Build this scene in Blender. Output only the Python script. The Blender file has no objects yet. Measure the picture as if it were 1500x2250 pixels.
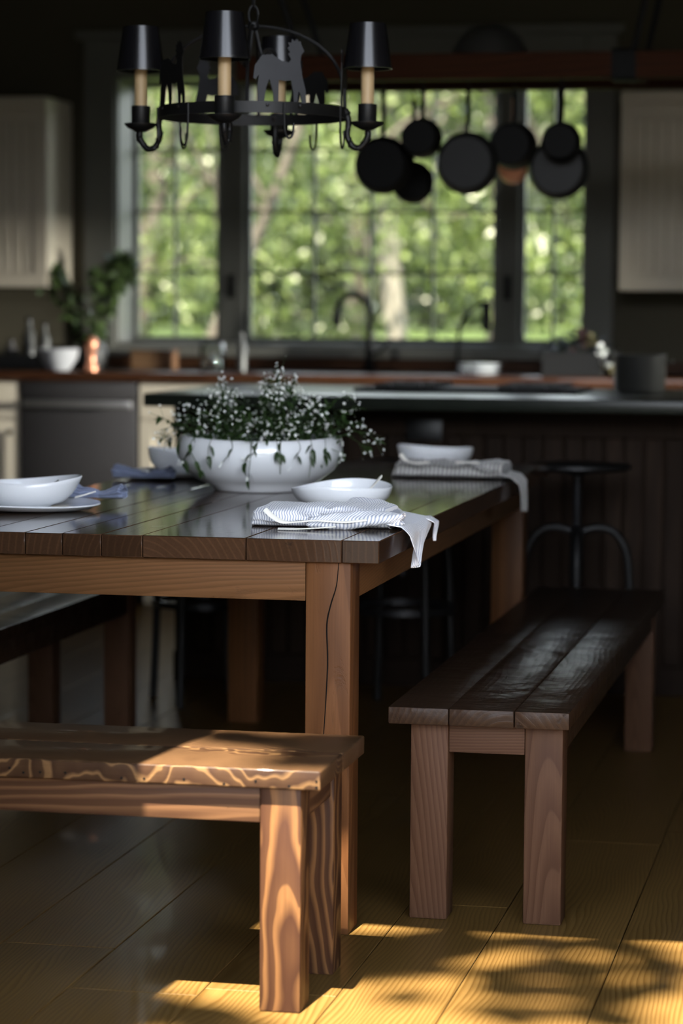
import bpy, bmesh, math, random
import numpy as np
from mathutils import Vector, Matrix, noise as mnoise

PI = math.pi
SC = bpy.context.scene
COL = SC.collection
rnd = random.Random(7)

# ------------------------------------------------------------------ camera
YAW, PITCH, ROLL, CAM_H = 0.2030884, 0.0787187, 0.0073050, 1.20155
FPX = 5752.34                                  # focal length in pixels of the 1500x2250 frame
R_ = Vector((math.cos(YAW), math.sin(YAW), 0)); F0 = Vector((-math.sin(YAW), math.cos(YAW), 0)); U0 = Vector((0, 0, 1))
F_ = F0 * math.cos(PITCH) - U0 * math.sin(PITCH); U_ = U0 * math.cos(PITCH) + F0 * math.sin(PITCH)
RC = R_ * math.cos(ROLL) + U_ * math.sin(ROLL); UC = -R_ * math.sin(ROLL) + U_ * math.cos(ROLL)
cam = bpy.data.cameras.new('camera'); camo = bpy.data.objects.new('camera', cam); COL.objects.link(camo)
CP = Vector((0, 0, CAM_H))
camo.matrix_world = Matrix(((RC.x, UC.x, -F_.x, CP.x), (RC.y, UC.y, -F_.y, CP.y), (RC.z, UC.z, -F_.z, CP.z), (0, 0, 0, 1)))
cam.sensor_fit = 'VERTICAL'; cam.sensor_height = 36.0; cam.sensor_width = 24.0
cam.lens = FPX / 2250 * 36.0
cam.clip_start = 0.1; cam.clip_end = 300
cam.dof.use_dof = True
cam.dof.focus_distance = (Vector((-1.02, 4.93, 0.78)) - CP).dot(F_)
cam.dof.aperture_fstop = 2.8
SC.camera = camo

# ------------------------------------------------------------------ light
vs = SC.view_settings
SC.display_settings.display_device = 'sRGB'
vs.view_transform = 'Standard'; vs.look = 'None'; vs.gamma = 1.0; vs.use_curve_mapping = False
vs.exposure = 1.9
world = bpy.data.worlds.new('sky'); SC.world = world; world.use_nodes = True
wn = world.node_tree.nodes; wl = world.node_tree.links; wn.clear()
w_out = wn.new('ShaderNodeOutputWorld'); w_bg = wn.new('ShaderNodeBackground')
w_tc = wn.new('ShaderNodeTexCoord'); w_sep = wn.new('ShaderNodeSeparateXYZ'); w_rp = wn.new('ShaderNodeValToRGB')
wl.new(w_tc.outputs['Generated'], w_sep.inputs[0]); wl.new(w_sep.outputs['Z'], w_rp.inputs[0])
for _p, _c in ((0.0, (0.85, 0.9, 0.8)), (0.095, (1.0, 1.05, 0.95)), (0.155, (4.6, 4.8, 5.1)), (0.26, (4.6, 4.85, 5.3)), (0.37, (1.0, 1.15, 1.45)), (0.6, (0.18, 0.26, 0.42)), (1.0, (0.07, 0.12, 0.24))):   # hazy tree line, bright low sky, deep blue overhead
    _e = w_rp.color_ramp.elements.new(_p) if 0 < _p < 1 else w_rp.color_ramp.elements[int(_p)]
    _e.color = (*_c, 1)
wl.new(w_rp.outputs[0], w_bg.inputs[0]); w_bg.inputs[1].default_value = 1.06
wl.new(w_bg.outputs[0], w_out.inputs[0])
SUN_DIR = Vector((0.1, 1.0, -2.0)).normalized()
sun = bpy.data.lights.new('sun', 'SUN'); suno = bpy.data.objects.new('sun', sun); COL.objects.link(suno)
sun.energy = 15.5; sun.angle = math.radians(0.53); sun.color = (1.0, 0.88, 0.70)
suno.rotation_euler = SUN_DIR.to_track_quat('-Z', 'Y').to_euler(); suno.location = (-2, -10, 20)
# added area lamp, shining low through the unseen side window onto the back-left cabinets
fill_l = bpy.data.lights.new('side_window_fill', 'AREA'); fill_o = bpy.data.objects.new('side_window_fill', fill_l); COL.objects.link(fill_o)
fill_l.shape = 'RECTANGLE'; fill_l.size = 0.6; fill_l.size_y = 0.5; fill_l.energy = 115; fill_l.color = (1.0, 0.96, 0.92); fill_l.spread = math.radians(60)
fill_o.location = (6.5, 7.9, 1.6)
fill_o.rotation_euler = (Vector((-3.0, 10.1, 1.0)) - Vector(fill_o.location)).to_track_quat('-Z', 'Y').to_euler()

# ------------------------------------------------------------------ node helpers / materials
def new_mat(name):
    m = bpy.data.materials.new(name); m.use_nodes = True
    nt = m.node_tree; b = nt.nodes['Principled BSDF']
    return m, nt, b
def ramp(nt, pts, interp='LINEAR'):
    r = nt.nodes.new('ShaderNodeValToRGB'); e = r.color_ramp.elements; r.color_ramp.interpolation = interp
    while len(e) < len(pts): e.new(0.5)
    for k, (p, c) in enumerate(pts):
        e[k].position = p; e[k].color = (*c, 1) if len(c) == 3 else c
    return r
def mth(nt, op, a, b=None, c=None):
    n = nt.nodes.new('ShaderNodeMath'); n.operation = op
    for k, v in enumerate((a, b, c)):
        if v is None: continue
        if isinstance(v, (int, float)): n.inputs[k].default_value = v
        else: nt.links.new(v, n.inputs[k])
    return n.outputs[0]
def mixc(nt, fac, a, b, mode='MIX'):
    n = nt.nodes.new('ShaderNodeMix'); n.data_type = 'RGBA'; n.blend_type = mode
    for k, v in ((0, fac), (6, a), (7, b)):
        if isinstance(v, (int, float)): n.inputs[k].default_value = v
        elif isinstance(v, tuple): n.inputs[k].default_value = (*v, 1) if len(v) == 3 else v
        else: nt.links.new(v, n.inputs[k])
    return n.outputs[2]
def noise_tex(nt, vec, scale, detail=3, rough=0.5, dist=0.0):
    n = nt.nodes.new('ShaderNodeTexNoise'); n.inputs['Scale'].default_value = scale
    n.inputs['Detail'].default_value = detail; n.inputs['Roughness'].default_value = rough; n.inputs['Distortion'].default_value = dist
    if vec is not None: nt.links.new(vec, n.inputs['Vector'])
    return n
def bump(nt, b, h, strength, dist=0.002):
    n = nt.nodes.new('ShaderNodeBump'); n.inputs['Strength'].default_value = strength; n.inputs['Distance'].default_value = dist
    nt.links.new(h, n.inputs['Height']); nt.links.new(n.outputs[0], b.inputs['Normal'])
BRIGHT = {'white_glaze', 'bone_white', 'white_petal', 'cream_cabinet_paint', 'copper', 'dark_steel', 'brushed_handle'}
def simple(name, col, rough=0.5, metal=0.0, spec=0.5, var=0.0, vscale=8.0, bmp=0.0, coat=0.0):
    if name not in BRIGHT: col = tuple(x * 0.28 for x in col)
    m, nt, b = new_mat(name)
    b.inputs['Roughness'].default_value = rough; b.inputs['Metallic'].default_value = metal
    b.inputs['Specular IOR Level'].default_value = spec; b.inputs['Coat Weight'].default_value = coat
    b.inputs['Coat Roughness'].default_value = 0.08
    tc = nt.nodes.new('ShaderNodeTexCoord')
    n = noise_tex(nt, tc.outputs['Object'], vscale, 4)
    c = mixc(nt, n.outputs[0], tuple(x * (1 - var) for x in col), tuple(min(1, x * (1 + var)) for x in col))
    nt.links.new(c, b.inputs['Base Color'])
    if bmp: bump(nt, b, n.outputs[0], bmp)
    return m

def wood(name, axis, dark, light, freq=70, width=0.25, rough=0.5, coat=0.0, amp=0.03, along=0.12, island=False, off=0.05, wear=0.35, bmp=0.25, var=0.25, knots=0.0, spec=0.07, warp=0.0):
    """Sawn timber: growth rings about a wandering pith that runs along the grain axis; pale lines on a stained ground."""
    dark = tuple(x * k for x, k in zip(dark, (0.33, 0.29, 0.25))); light = tuple(x * k for x, k in zip(light, (0.33, 0.29, 0.25)))
    m, nt, b = new_mat(name); L = nt.links
    tc = nt.nodes.new('ShaderNodeTexCoord'); oi = nt.nodes.new('ShaderNodeObjectInfo')
    if island:
        geo = nt.nodes.new('ShaderNodeNewGeometry'); rv = mth(nt, 'FRACT', mth(nt, 'ADD', geo.outputs['Random Per Island'], oi.outputs['Random']))
    else: rv = oi.outputs['Random']
    sep = nt.nodes.new('ShaderNodeSeparateXYZ'); L.new(tc.outputs['Object'], sep.inputs[0])
    ix = 'XYZ'.index(axis); o = [sep.outputs[k] for k in range(3)]
    t = o[ix]; p, q = [o[k] for k in range(3) if k != ix]
    cmb = nt.nodes.new('ShaderNodeCombineXYZ')
    L.new(mth(nt, 'ADD', mth(nt, 'MULTIPLY', t, along * 2), mth(nt, 'MULTIPLY', rv, 37.0)), cmb.inputs[0])
    L.new(p, cmb.inputs[1]); L.new(q, cmb.inputs[2])
    n1 = noise_tex(nt, cmb.outputs[0], 7.0, 2, 0.45)
    sc = nt.nodes.new('ShaderNodeSeparateColor'); L.new(n1.outputs['Color'], sc.inputs[0])
    r2 = mth(nt, 'FRACT', mth(nt, 'MULTIPLY', rv, 7.31)); r3 = mth(nt, 'FRACT', mth(nt, 'MULTIPLY', rv, 13.7))
    def perp(v, r, nz, slope):
        s = mth(nt, 'ADD', v, mth(nt, 'MULTIPLY', mth(nt, 'SUBTRACT', r, 0.5), off * 2))
        s = mth(nt, 'ADD', s, mth(nt, 'MULTIPLY', mth(nt, 'SUBTRACT', nz, 0.5), amp * 2))
        return mth(nt, 'ADD', s, mth(nt, 'MULTIPLY', t, slope))
    a = perp(p, r2, sc.outputs[0], 0.035); c = perp(q, r3, sc.outputs[1], -0.05)
    rad = mth(nt, 'SQRT', mth(nt, 'ADD', mth(nt, 'MULTIPLY', a, a), mth(nt, 'MULTIPLY', c, c)))
    sw = mth(nt, 'FRACT', mth(nt, 'MULTIPLY', rad, freq))
    rp = ramp(nt, [(0.0, (0.15,) * 3), (max(0.02, 0.9 - width * 2.2), (0, 0, 0)), (0.92 - width * .6, (1, 1, 1)), (0.95, (0.9,) * 3), (1.0, (0.15,) * 3)])
    L.new(sw, rp.inputs[0])
    fv = nt.nodes.new('ShaderNodeCombineXYZ')
    L.new(mth(nt, 'ADD', mth(nt, 'MULTIPLY', t, 6.0), mth(nt, 'MULTIPLY', rv, 11.0)), fv.inputs[0])
    L.new(mth(nt, 'MULTIPLY', p, 240.0), fv.inputs[1]); L.new(mth(nt, 'MULTIPLY', q, 240.0), fv.inputs[2])
    fib = noise_tex(nt, fv.outputs[0], 1.0, 3, 0.6)
    blot = noise_tex(nt, cmb.outputs[0], 9.0, 4, 0.6)
    col = mixc(nt, rp.outputs[0], dark, light)
    col = mixc(nt, mth(nt, 'MULTIPLY', fib.outputs[0], 0.55), col, tuple(x * 0.45 for x in dark))
    col = mixc(nt, mth(nt, 'MULTIPLY', mth(nt, 'POWER', blot.outputs[0], 2.0), wear * 2), col, tuple(x * 0.35 for x in dark))
    hv = nt.nodes.new('ShaderNodeHueSaturation'); L.new(col, hv.inputs['Color'])
    L.new(mth(nt, 'ADD', mth(nt, 'MULTIPLY', r3, var * 2), 1 - var), hv.inputs['Value'])
    col = hv.outputs[0]
    if knots:
        kv = nt.nodes.new('ShaderNodeCombineXYZ')
        L.new(mth(nt, 'ADD', mth(nt, 'MULTIPLY', t, 5.0), mth(nt, 'MULTIPLY', rv, 9.0)), kv.inputs[0])
        L.new(mth(nt, 'MULTIPLY', p, 16.0), kv.inputs[1]); L.new(mth(nt, 'MULTIPLY', q, 16.0), kv.inputs[2])
        kn = noise_tex(nt, kv.outputs[0], 1.3, 6, 0.7, 0.6)
        kr = ramp(nt, [(0.62, (0, 0, 0)), (0.70, (1, 1, 1))]); L.new(kn.outputs[0], kr.inputs[0])
        col = mixc(nt, mth(nt, 'MULTIPLY', kr.outputs[0], knots), col, (0.012, 0.008, 0.006))
    L.new(col, b.inputs['Base Color'])
    b.inputs['Roughness'].default_value = rough; b.inputs['Specular IOR Level'].default_value = spec
    b.inputs['Coat Weight'].default_value = coat; b.inputs['Coat Roughness'].default_value = 0.04
    hh = mth(nt, 'ADD', mth(nt, 'MULTIPLY', fib.outputs[0], 0.6), mth(nt, 'MULTIPLY', rp.outputs[0], 0.5))
    if knots: hh = mth(nt, 'SUBTRACT', hh, mth(nt, 'MULTIPLY', kr.outputs[0], 2.0))
    bump(nt, b, hh, bmp, 0.0012)
    if warp:                                                   # worn, cupped surface
        wn_ = noise_tex(nt, tc.outputs['Object'], 7.0, 3, 0.55); fine = b.inputs['Normal'].links[0].from_node
        w_ = nt.nodes.new('ShaderNodeBump'); w_.inputs['Strength'].default_value = warp; w_.inputs['Distance'].default_value = 0.012
        L.new(wn_.outputs[0], w_.inputs['Height']); L.new(w_.outputs[0], fine.inputs['Normal'])
    return m

M = {}
BD, BL = (0.140, 0.078, 0.050), (0.34, 0.20, 0.11)
for ax in 'XYZ':
    M['bench' + ax] = wood('bench_fir_' + ax, ax, BD, BL, freq=62, width=0.2, rough=0.42, amp=0.035, off=0.06)
    M['table' + ax] = wood('table_fir_' + ax, ax, (0.29, 0.135, 0.058), (0.44, 0.215, 0.095), freq=60, width=0.3, rough=0.42, amp=0.02, knots=0.25)
    M['rail' + ax] = wood('apron_fir_' + ax, ax, (0.27, 0.145, 0.066), (0.38, 0.205, 0.097), freq=150, width=0.35, rough=0.5, amp=0.02, knots=0.2)
M['legB'] = wood('bench_leg_fir', 'Z', (0.125, 0.064, 0.042), (0.52, 0.29, 0.13), freq=90, width=0.2, rough=0.42, amp=0.02, along=0.3, off=0.05)
M['edge'] = wood('bench_edge_fir', 'X', (0.135, 0.080, 0.054), (0.66, 0.43, 0.22), freq=105, width=0.12, rough=0.38, amp=0.036, along=0.85, off=0.03, coat=0.12)
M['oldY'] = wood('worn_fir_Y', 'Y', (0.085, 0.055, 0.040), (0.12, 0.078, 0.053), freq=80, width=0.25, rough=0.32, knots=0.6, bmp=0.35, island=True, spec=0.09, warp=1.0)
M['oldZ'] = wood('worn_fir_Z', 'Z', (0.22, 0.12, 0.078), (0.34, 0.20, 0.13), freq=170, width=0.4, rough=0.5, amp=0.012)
M['oldX'] = wood('worn_fir_X', 'X', (0.15, 0.09, 0.066), (0.22, 0.135, 0.095), freq=170, width=0.35, rough=0.55, amp=0.012)
M['top'] = wood('tabletop_boards', 'Y', (0.135, 0.080, 0.052), (0.20, 0.115, 0.070), freq=70, width=0.12, rough=0.11, coat=0.0, spec=0.2, island=True, knots=0.7, bmp=0.05, var=0.35, amp=0.02)
M['floor'] = wood('oak_floor_boards', 'Y', (0.26, 0.158, 0.046), (0.48, 0.325, 0.118), freq=120, width=0.5, rough=0.36, coat=0.07, island=True, amp=0.045, along=0.10, off=0.09, bmp=0.12, var=0.1, wear=0.25)
M['butcher'] = wood('counter_wood', 'X', (0.22, 0.095, 0.05), (0.34, 0.16, 0.09), freq=60, rough=0.35, coat=0.2)
M['splash'] = wood('backsplash_wood', 'X', (0.17, 0.085, 0.05), (0.24, 0.125, 0.075), freq=50, rough=0.45)
M['beam'] = wood('rack_beam', 'X', (0.10, 0.036, 0.016), (0.16, 0.06, 0.028), freq=50, rough=0.7, spec=0.08)
M['islandwood'] = wood('island_boards', 'Z', (0.060, 0.042, 0.032), (0.085, 0.060, 0.045), freq=50, rough=0.7, spec=0.08, island=True)
M['box'] = wood('lit_splash_wood', 'X', (0.42, 0.25, 0.16), (0.5, 0.32, 0.22), freq=60, rough=0.5)  # paler than the backsplash: its pool of light put into the colour
M['wall'] = simple('wall_paint', (0.22, 0.192, 0.128), 0.8, spec=0.2, var=0.04, vscale=3, bmp=0.03)
M['ceil'] = simple('ceiling_paint', (0.32, 0.29, 0.23), 0.85, var=0.03)
M['trim'] = simple('trim_paint', (0.44, 0.43, 0.375), 0.5, spec=0.12, var=0.03)
M['cream'] = simple('cream_cabinet_paint', (0.50, 0.44, 0.345), 0.5, spec=0.2, var=0.03, vscale=2)
M['steel'] = simple('dark_steel', (0.055, 0.051, 0.051), 0.45, metal=0.4, var=0.05)
M['steelbright'] = simple('brushed_handle', (0.55, 0.54, 0.53), 0.32, metal=0.9, var=0.03)
M['stone'] = simple('dark_soapstone', (0.050, 0.060, 0.046), 0.28, spec=0.2, var=0.3, vscale=14)
M['iron'] = simple('black_iron', (0.018, 0.018, 0.019), 0.48, metal=0.15, spec=0.3, var=0.25, vscale=30, bmp=0.1)
M['zinc'] = simple('grey_sheet_metal', (0.055, 0.057, 0.066), 0.42, metal=0.55, var=0.2, vscale=25)
M['shade'] = simple('black_enamel', (0.014, 0.014, 0.017), 0.26, var=0.1)
M['candle'] = simple('cream_sleeve', (1.3, 0.92, 0.48), 0.55, var=0.06, vscale=12)
M['ceramic'] = simple('white_glaze', (0.78, 0.80, 0.82), 0.12, var=0.02, coat=0.3)
M['greyglaze'] = simple('pale_grey_glaze', (1.15, 1.15, 1.2), 0.3, var=0.02)
M['bone'] = simple('bone_white', (0.80, 0.78, 0.70), 0.3, var=0.03)
M['slatespoon'] = simple('grey_spoon', (0.30, 0.30, 0.29), 0.35, var=0.05)
M['copper'] = simple('copper', (0.62, 0.27, 0.16), 0.42, metal=0.8, var=0.05)
M['pan'] = simple('black_pan', (0.006, 0.006, 0.006), 0.6, spec=0.12, var=0.2)
M['pangrey'] = simple('grey_pan', (0.040, 0.040, 0.040), 0.5, spec=0.25, metal=0.2, var=0.25, vscale=6)
M['wok'] = simple('dull_grey_metal', (0.20, 0.20, 0.19), 0.4, metal=0.6, var=0.1)
M['crate'] = simple('dark_crate', (0.035, 0.033, 0.030), 0.6, var=0.2)
M['greypot'] = simple('grey_pot', (0.10, 0.10, 0.092), 0.4, metal=0.2, var=0.1)
M['soil'] = simple('dark_soil', (0.03, 0.022, 0.015), 0.95, var=0.4, vscale=60, bmp=0.6)
M['petal'] = simple('white_petal', (0.82, 0.84, 0.80), 0.5, var=0.03)
M['plum'] = simple('plum_petal', (0.16, 0.05, 0.06), 0.6, var=0.2)
M['yellow'] = simple('yellow_petal', (0.60, 0.50, 0.20), 0.6, var=0.1)
M['patio'] = simple('patio_stone', (0.11, 0.105, 0.095), 0.8, var=0.15, vscale=4, bmp=0.1)
M['bark'] = simple('bark', (0.13, 0.105, 0.08), 0.9, var=0.4, vscale=14, bmp=0.6)
M['palebark'] = simple('pale_bark', (0.42, 0.38, 0.32), 0.85, var=0.3, vscale=9, bmp=0.4)
M['lawn'] = simple('lawn', (0.17, 0.28, 0.045), 0.8, var=0.35, vscale=5, bmp=0.4)
M['outlet'] = simple('dark_plate', (0.012, 0.012, 0.012), 0.4, var=0.05)

def leaf_mat(name, c1, c2, trans=0.35, rough=0.42):
    m, nt, b = new_mat(name); L = nt.links
    geo = nt.nodes.new('ShaderNodeNewGeometry')
    rp = ramp(nt, [(0.0, c1), (0.7, tuple((x + y) / 2 for x, y in zip(c1, c2))), (1.0, c2)]); L.new(geo.outputs['Random Per Island'], rp.inputs[0])
    L.new(rp.outputs[0], b.inputs['Base Color']); b.inputs['Roughness'].default_value = rough
    tr = nt.nodes.new('ShaderNodeBsdfTranslucent'); L.new(rp.outputs[0], tr.inputs[0])
    mx = nt.nodes.new('ShaderNodeMixShader'); mx.inputs[0].default_value = trans
    L.new(b.outputs[0], mx.inputs[1]); L.new(tr.outputs[0], mx.inputs[2])
    L.new(mx.outputs[0], nt.nodes['Material Output'].inputs[0])
    return m
M['leafbright'] = leaf_mat('leaf_bright', (0.0274, 0.0438, 0.008), (0.123, 0.1585, 0.046))
M['leafmid'] = leaf_mat('leaf_mid', (0.0095, 0.0182, 0.0036), (0.0607, 0.082, 0.0228))
M['leafdark'] = leaf_mat('leaf_dark', (0.0038, 0.0082, 0.0017), (0.0209, 0.0328, 0.0077))
M['leafbowl'] = leaf_mat('leaf_bowl', (0.0171, 0.0398, 0.0102), (0.0485, 0.0918, 0.0229), 0.25)
M['leafvase'] = leaf_mat('leaf_vase', (0.035, 0.062, 0.018), (0.10, 0.15, 0.045), 0.2)

def glass_mat():
    m, nt, b = new_mat('window_glass'); L = nt.links
    t = nt.nodes.new('ShaderNodeBsdfTransparent'); g = nt.nodes.new('ShaderNodeBsdfGlossy'); g.inputs['Roughness'].default_value = 0.02
    fr = nt.nodes.new('ShaderNodeFresnel'); fr.inputs[0].default_value = 1.3
    mx = nt.nodes.new('ShaderNodeMixShader'); L.new(fr.outputs[0], mx.inputs[0]); L.new(t.outputs[0], mx.inputs[1]); L.new(g.outputs[0], mx.inputs[2])
    t.inputs[0].default_value = (0.95, 0.97, 0.95, 1)
    L.new(mx.outputs[0], nt.nodes['Material Output'].inputs[0]); nt.nodes.remove(b)
    return m
M['glass'] = glass_mat()

def cloth_mat(name, base, stripe, period, duty=0.4):
    m, nt, b = new_mat(name); L = nt.links
    at = nt.nodes.new('ShaderNodeAttribute'); at.attribute_name = 'stripe'
    tc = nt.nodes.new('ShaderNodeTexCoord')
    nz = noise_tex(nt, tc.outputs['Object'], 60, 2)
    ph = mth(nt, 'ADD', mth(nt, 'DIVIDE', at.outputs['Fac'], period), mth(nt, 'MULTIPLY', nz.outputs[0], 0.35))
    tri = mth(nt, 'PINGPONG', ph, 0.5)
    rp = ramp(nt, [(duty - 0.09, (1, 1, 1)), (duty + 0.09, (0, 0, 0))]); L.new(mth(nt, 'MULTIPLY', tri, 2.0), rp.inputs[0])
    slub = noise_tex(nt, tc.outputs['Object'], 260, 2)
    col = mixc(nt, rp.outputs[0], base, stripe)
    col = mixc(nt, mth(nt, 'MULTIPLY', slub.outputs[0], 0.3), col, tuple(x * 0.7 for x in base))
    L.new(col, b.inputs['Base Color']); b.inputs['Roughness'].default_value = 0.9; b.inputs['Specular IOR Level'].default_value = 0.15
    b.inputs['Sheen Weight'].default_value = 0.2
    bump(nt, b, slub.outputs[0], 0.25, 0.0006)
    return m
M['napblue'] = cloth_mat('blue_striped_linen', (0.88, 0.88, 0.89), (0.32, 0.36, 0.47), 0.0052, 0.42)
M['napgrey'] = cloth_mat('grey_striped_linen', (0.50, 0.49, 0.46), (0.13, 0.13, 0.14), 0.011, 0.5)
M['napdark'] = cloth_mat('slate_striped_linen', (0.24, 0.28, 0.40), (0.10, 0.12, 0.20), 0.006, 0.5)

# ------------------------------------------------------------------ mesh builder
class MB:
    def __init__(s): s.bm = bmesh.new()
    def _xf(s, vs, mat):
        if mat is not None: bmesh.ops.transform(s.bm, matrix=mat, verts=vs)
    def box(s, x0, x1, y0, y1, z0, z1, bev=0.0, seg=2, mat=None):
        g = bmesh.ops.create_cube(s.bm, size=1.0); vs_ = g['verts']
        for v in vs_:
            v.co = Vector(((x0 + x1) / 2 + v.co.x * (x1 - x0), (y0 + y1) / 2 + v.co.y * (y1 - y0), (z0 + z1) / 2 + v.co.z * (z1 - z0)))
        if bev:
            es = list({e for v in vs_ for e in v.link_edges})
            r = bmesh.ops.bevel(s.bm, geom=es, offset=bev, segments=seg, affect='EDGES', profile=0.5)
            vs_ = list({v for f in r['faces'] for v in f.verts} | {v for v in vs_ if v.is_valid})
        if mat is not None:
            fs = set(); st = [v for v in vs_ if v.is_valid]; seen = set(st)
            while st:
                v = st.pop()
                for e in v.link_edges:
                    w = e.other_vert(v)
                    if w not in seen: seen.add(w); st.append(w)
            s._xf(list(seen), mat)
        return s
    def tube(s, pts, rad, n=8, cap=True):
        pts = [Vector(p) for p in pts]; k = len(pts); rads = rad if isinstance(rad, (list, tuple)) else [rad] * k
        prev = None; rings = []
        for i, p in enumerate(pts):
            d = (pts[min(i + 1, k - 1)] - pts[max(i - 1, 0)]).normalized()
            if prev is None:
                a = Vector((0, 0, 1)) if abs(d.z) < 0.9 else Vector((1, 0, 0)); u = d.cross(a).normalized()
            else: u = (prev - d * prev.dot(d)).normalized()
            prev = u; w = d.cross(u)
            rings.append([s.bm.verts.new(p + (u * math.cos(2 * PI * j / n) + w * math.sin(2 * PI * j / n)) * rads[i]) for j in range(n)])
        for a, b in zip(rings, rings[1:]):
            for j in range(n): s.bm.faces.new((a[j], a[(j + 1) % n], b[(j + 1) % n], b[j]))
        if cap:
            s.bm.faces.new(rings[0][::-1]); s.bm.faces.new(rings[-1])
        return s
    def lathe(s, prof, n=32, c=(0, 0, 0), mat=None, wob=None, closed=False):
        """prof: (radius, height) pairs; radius 0 makes a pole."""
        rings = []; allv = []
        for i, (r, z) in enumerate(prof):
            if r < 1e-6:
                v = s.bm.verts.new((0, 0, z)); rings.append([v]); allv.append(v); continue
            ring = []
            for j in range(n):
                a = 2 * PI * j / n; rr, zz = r, z
                if wob: rr, zz = wob(r, z, a)
                v = s.bm.verts.new((rr * math.cos(a), rr * math.sin(a), zz)); ring.append(v); allv.append(v)
            rings.append(ring)
        pairs = list(zip(rings, rings[1:])) + ([(rings[-1], rings[0])] if closed else [])
        for a, b in pairs:
            for j in range(n):
                j2 = (j + 1) % n
                if len(a) == 1 and len(b) == 1: continue
                if len(a) == 1: s.bm.faces.new((a[0], b[j2], b[j]))
                elif len(b) == 1: s.bm.faces.new((a[j], a[j2], b[0]))
                else: s.bm.faces.new((a[j], a[j2], b[j2], b[j]))
        mm = Matrix.Translation(c) @ (mat if mat is not None else Matrix())
        s._xf(allv, mm)
        return s
    def prism(s, outline, th, mat=None):
        """flat outline in local x,z, thickness along y"""
        a = [s.bm.verts.new((x, -th / 2, z)) for x, z in outline]; b = [s.bm.verts.new((x, th / 2, z)) for x, z in outline]
        s.bm.faces.new(a); s.bm.faces.new(b[::-1]); n = len(a)
        for j in range(n): s.bm.faces.new((a[j], b[j], b[(j + 1) % n], a[(j + 1) % n]))
        s._xf(a + b, mat); return s
    def grid(s, f, nu, nv, stripe=None, closed_u=False):
        lay = s.bm.verts.layers.float.get('stripe') or s.bm.verts.layers.float.new('stripe')
        V = []
        for i in range(nu + 1):
            row = []
            for j in range(nv + 1):
                u, v = i / nu, j / nv
                w = s.bm.verts.new(f(u, v)); w[lay] = stripe(u, v) if stripe else 0.0; row.append(w)
            V.append(row)
        for i in range(nu):
            for j in range(nv): s.bm.faces.new((V[i][j], V[i + 1][j], V[i + 1][j + 1], V[i][j + 1]))
        return s
    def build(s, name, mat, parent=None, smooth=35, origin=None, solid=0.0, sub=0):
        bm = s.bm; bmesh.ops.recalc_face_normals(bm, faces=bm.faces)
        if origin is None and bm.verts:
            mn = [min(v.co[k] for v in bm.verts) for k in range(3)]; mx = [max(v.co[k] for v in bm.verts) for k in range(3)]
            origin = Vector([(a + b) / 2 for a, b in zip(mn, mx)])
        origin = Vector(origin)
        bmesh.ops.translate(bm, vec=-origin, verts=bm.verts)
        me = bpy.data.meshes.new(name); bm.to_mesh(me); bm.free()
        o = bpy.data.objects.new(name, me); COL.objects.link(o); o.location = origin
        me.materials.append(M[mat] if isinstance(mat, str) else mat)
        if smooth:
            me.shade_smooth(); me.set_sharp_from_angle(angle=math.radians(smooth))
        if solid:
            md = o.modifiers.new('thickness', 'SOLIDIFY'); md.thickness = solid; md.offset = 0
        if sub:
            md = o.modifiers.new('smooth', 'SUBSURF'); md.levels = sub; md.render_levels = sub
        if parent is not None: o.parent = parent
        return o

def tag(o, label, cat, group=None):
    o['label'] = label; o['category'] = cat
    if group: o['group'] = group
    return o
def thing(name, label, cat, loc=(0, 0, 0), rz=0, group=None):
    o = bpy.data.objects.new(name, None); COL.objects.link(o); o.location = loc; o.rotation_euler = (0, 0, rz); o.empty_display_size = 0.1
    return tag(o, label, cat, group)
def struct(name, mb, mat, parent=None, **k):
    o = mb.build(name, mat, parent, **k)
    if parent is None: o['kind'] = 'structure'
    return o
def sroot(name, loc=(0, 0, 0)):
    o = bpy.data.objects.new(name, None); COL.objects.link(o); o.location = loc; o['kind'] = 'structure'; return o
def dup(root, loc, label, rz=None, group=None):
    r = root.copy(); COL.objects.link(r); r.location = loc; r['label'] = label
    if rz is not None: r.rotation_euler = (0, 0, rz)
    if group: r['group'] = group
    for ch in list(root.children):
        c = ch.copy(); COL.objects.link(c); c.parent = r
        for g in ch.children:
            d = g.copy(); COL.objects.link(d); d.parent = c
    return r
def bez(pts, n=8):
    """smooth Catmull-Rom path through the points"""
    P = [Vector(p) for p in pts]; P = [P[0] * 2 - P[1]] + P + [P[-1] * 2 - P[-2]]; out = []
    for i in range(1, len(P) - 2):
        for k in range(n):
            t = k / n
            out.append(0.5 * ((2 * P[i]) + (P[i + 1] - P[i - 1]) * t + (2 * P[i - 1] - 5 * P[i] + 4 * P[i + 1] - P[i + 2]) * t * t + (3 * P[i] - P[i - 1] - 3 * P[i + 1] + P[i + 2]) * t ** 3))
    out.append(P[-2]); return out

# ================================================================== SETTING
XL, XR, YF, YB, ZC = -4.7, 2.2, 3.6, 10.62, 3.05
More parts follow.
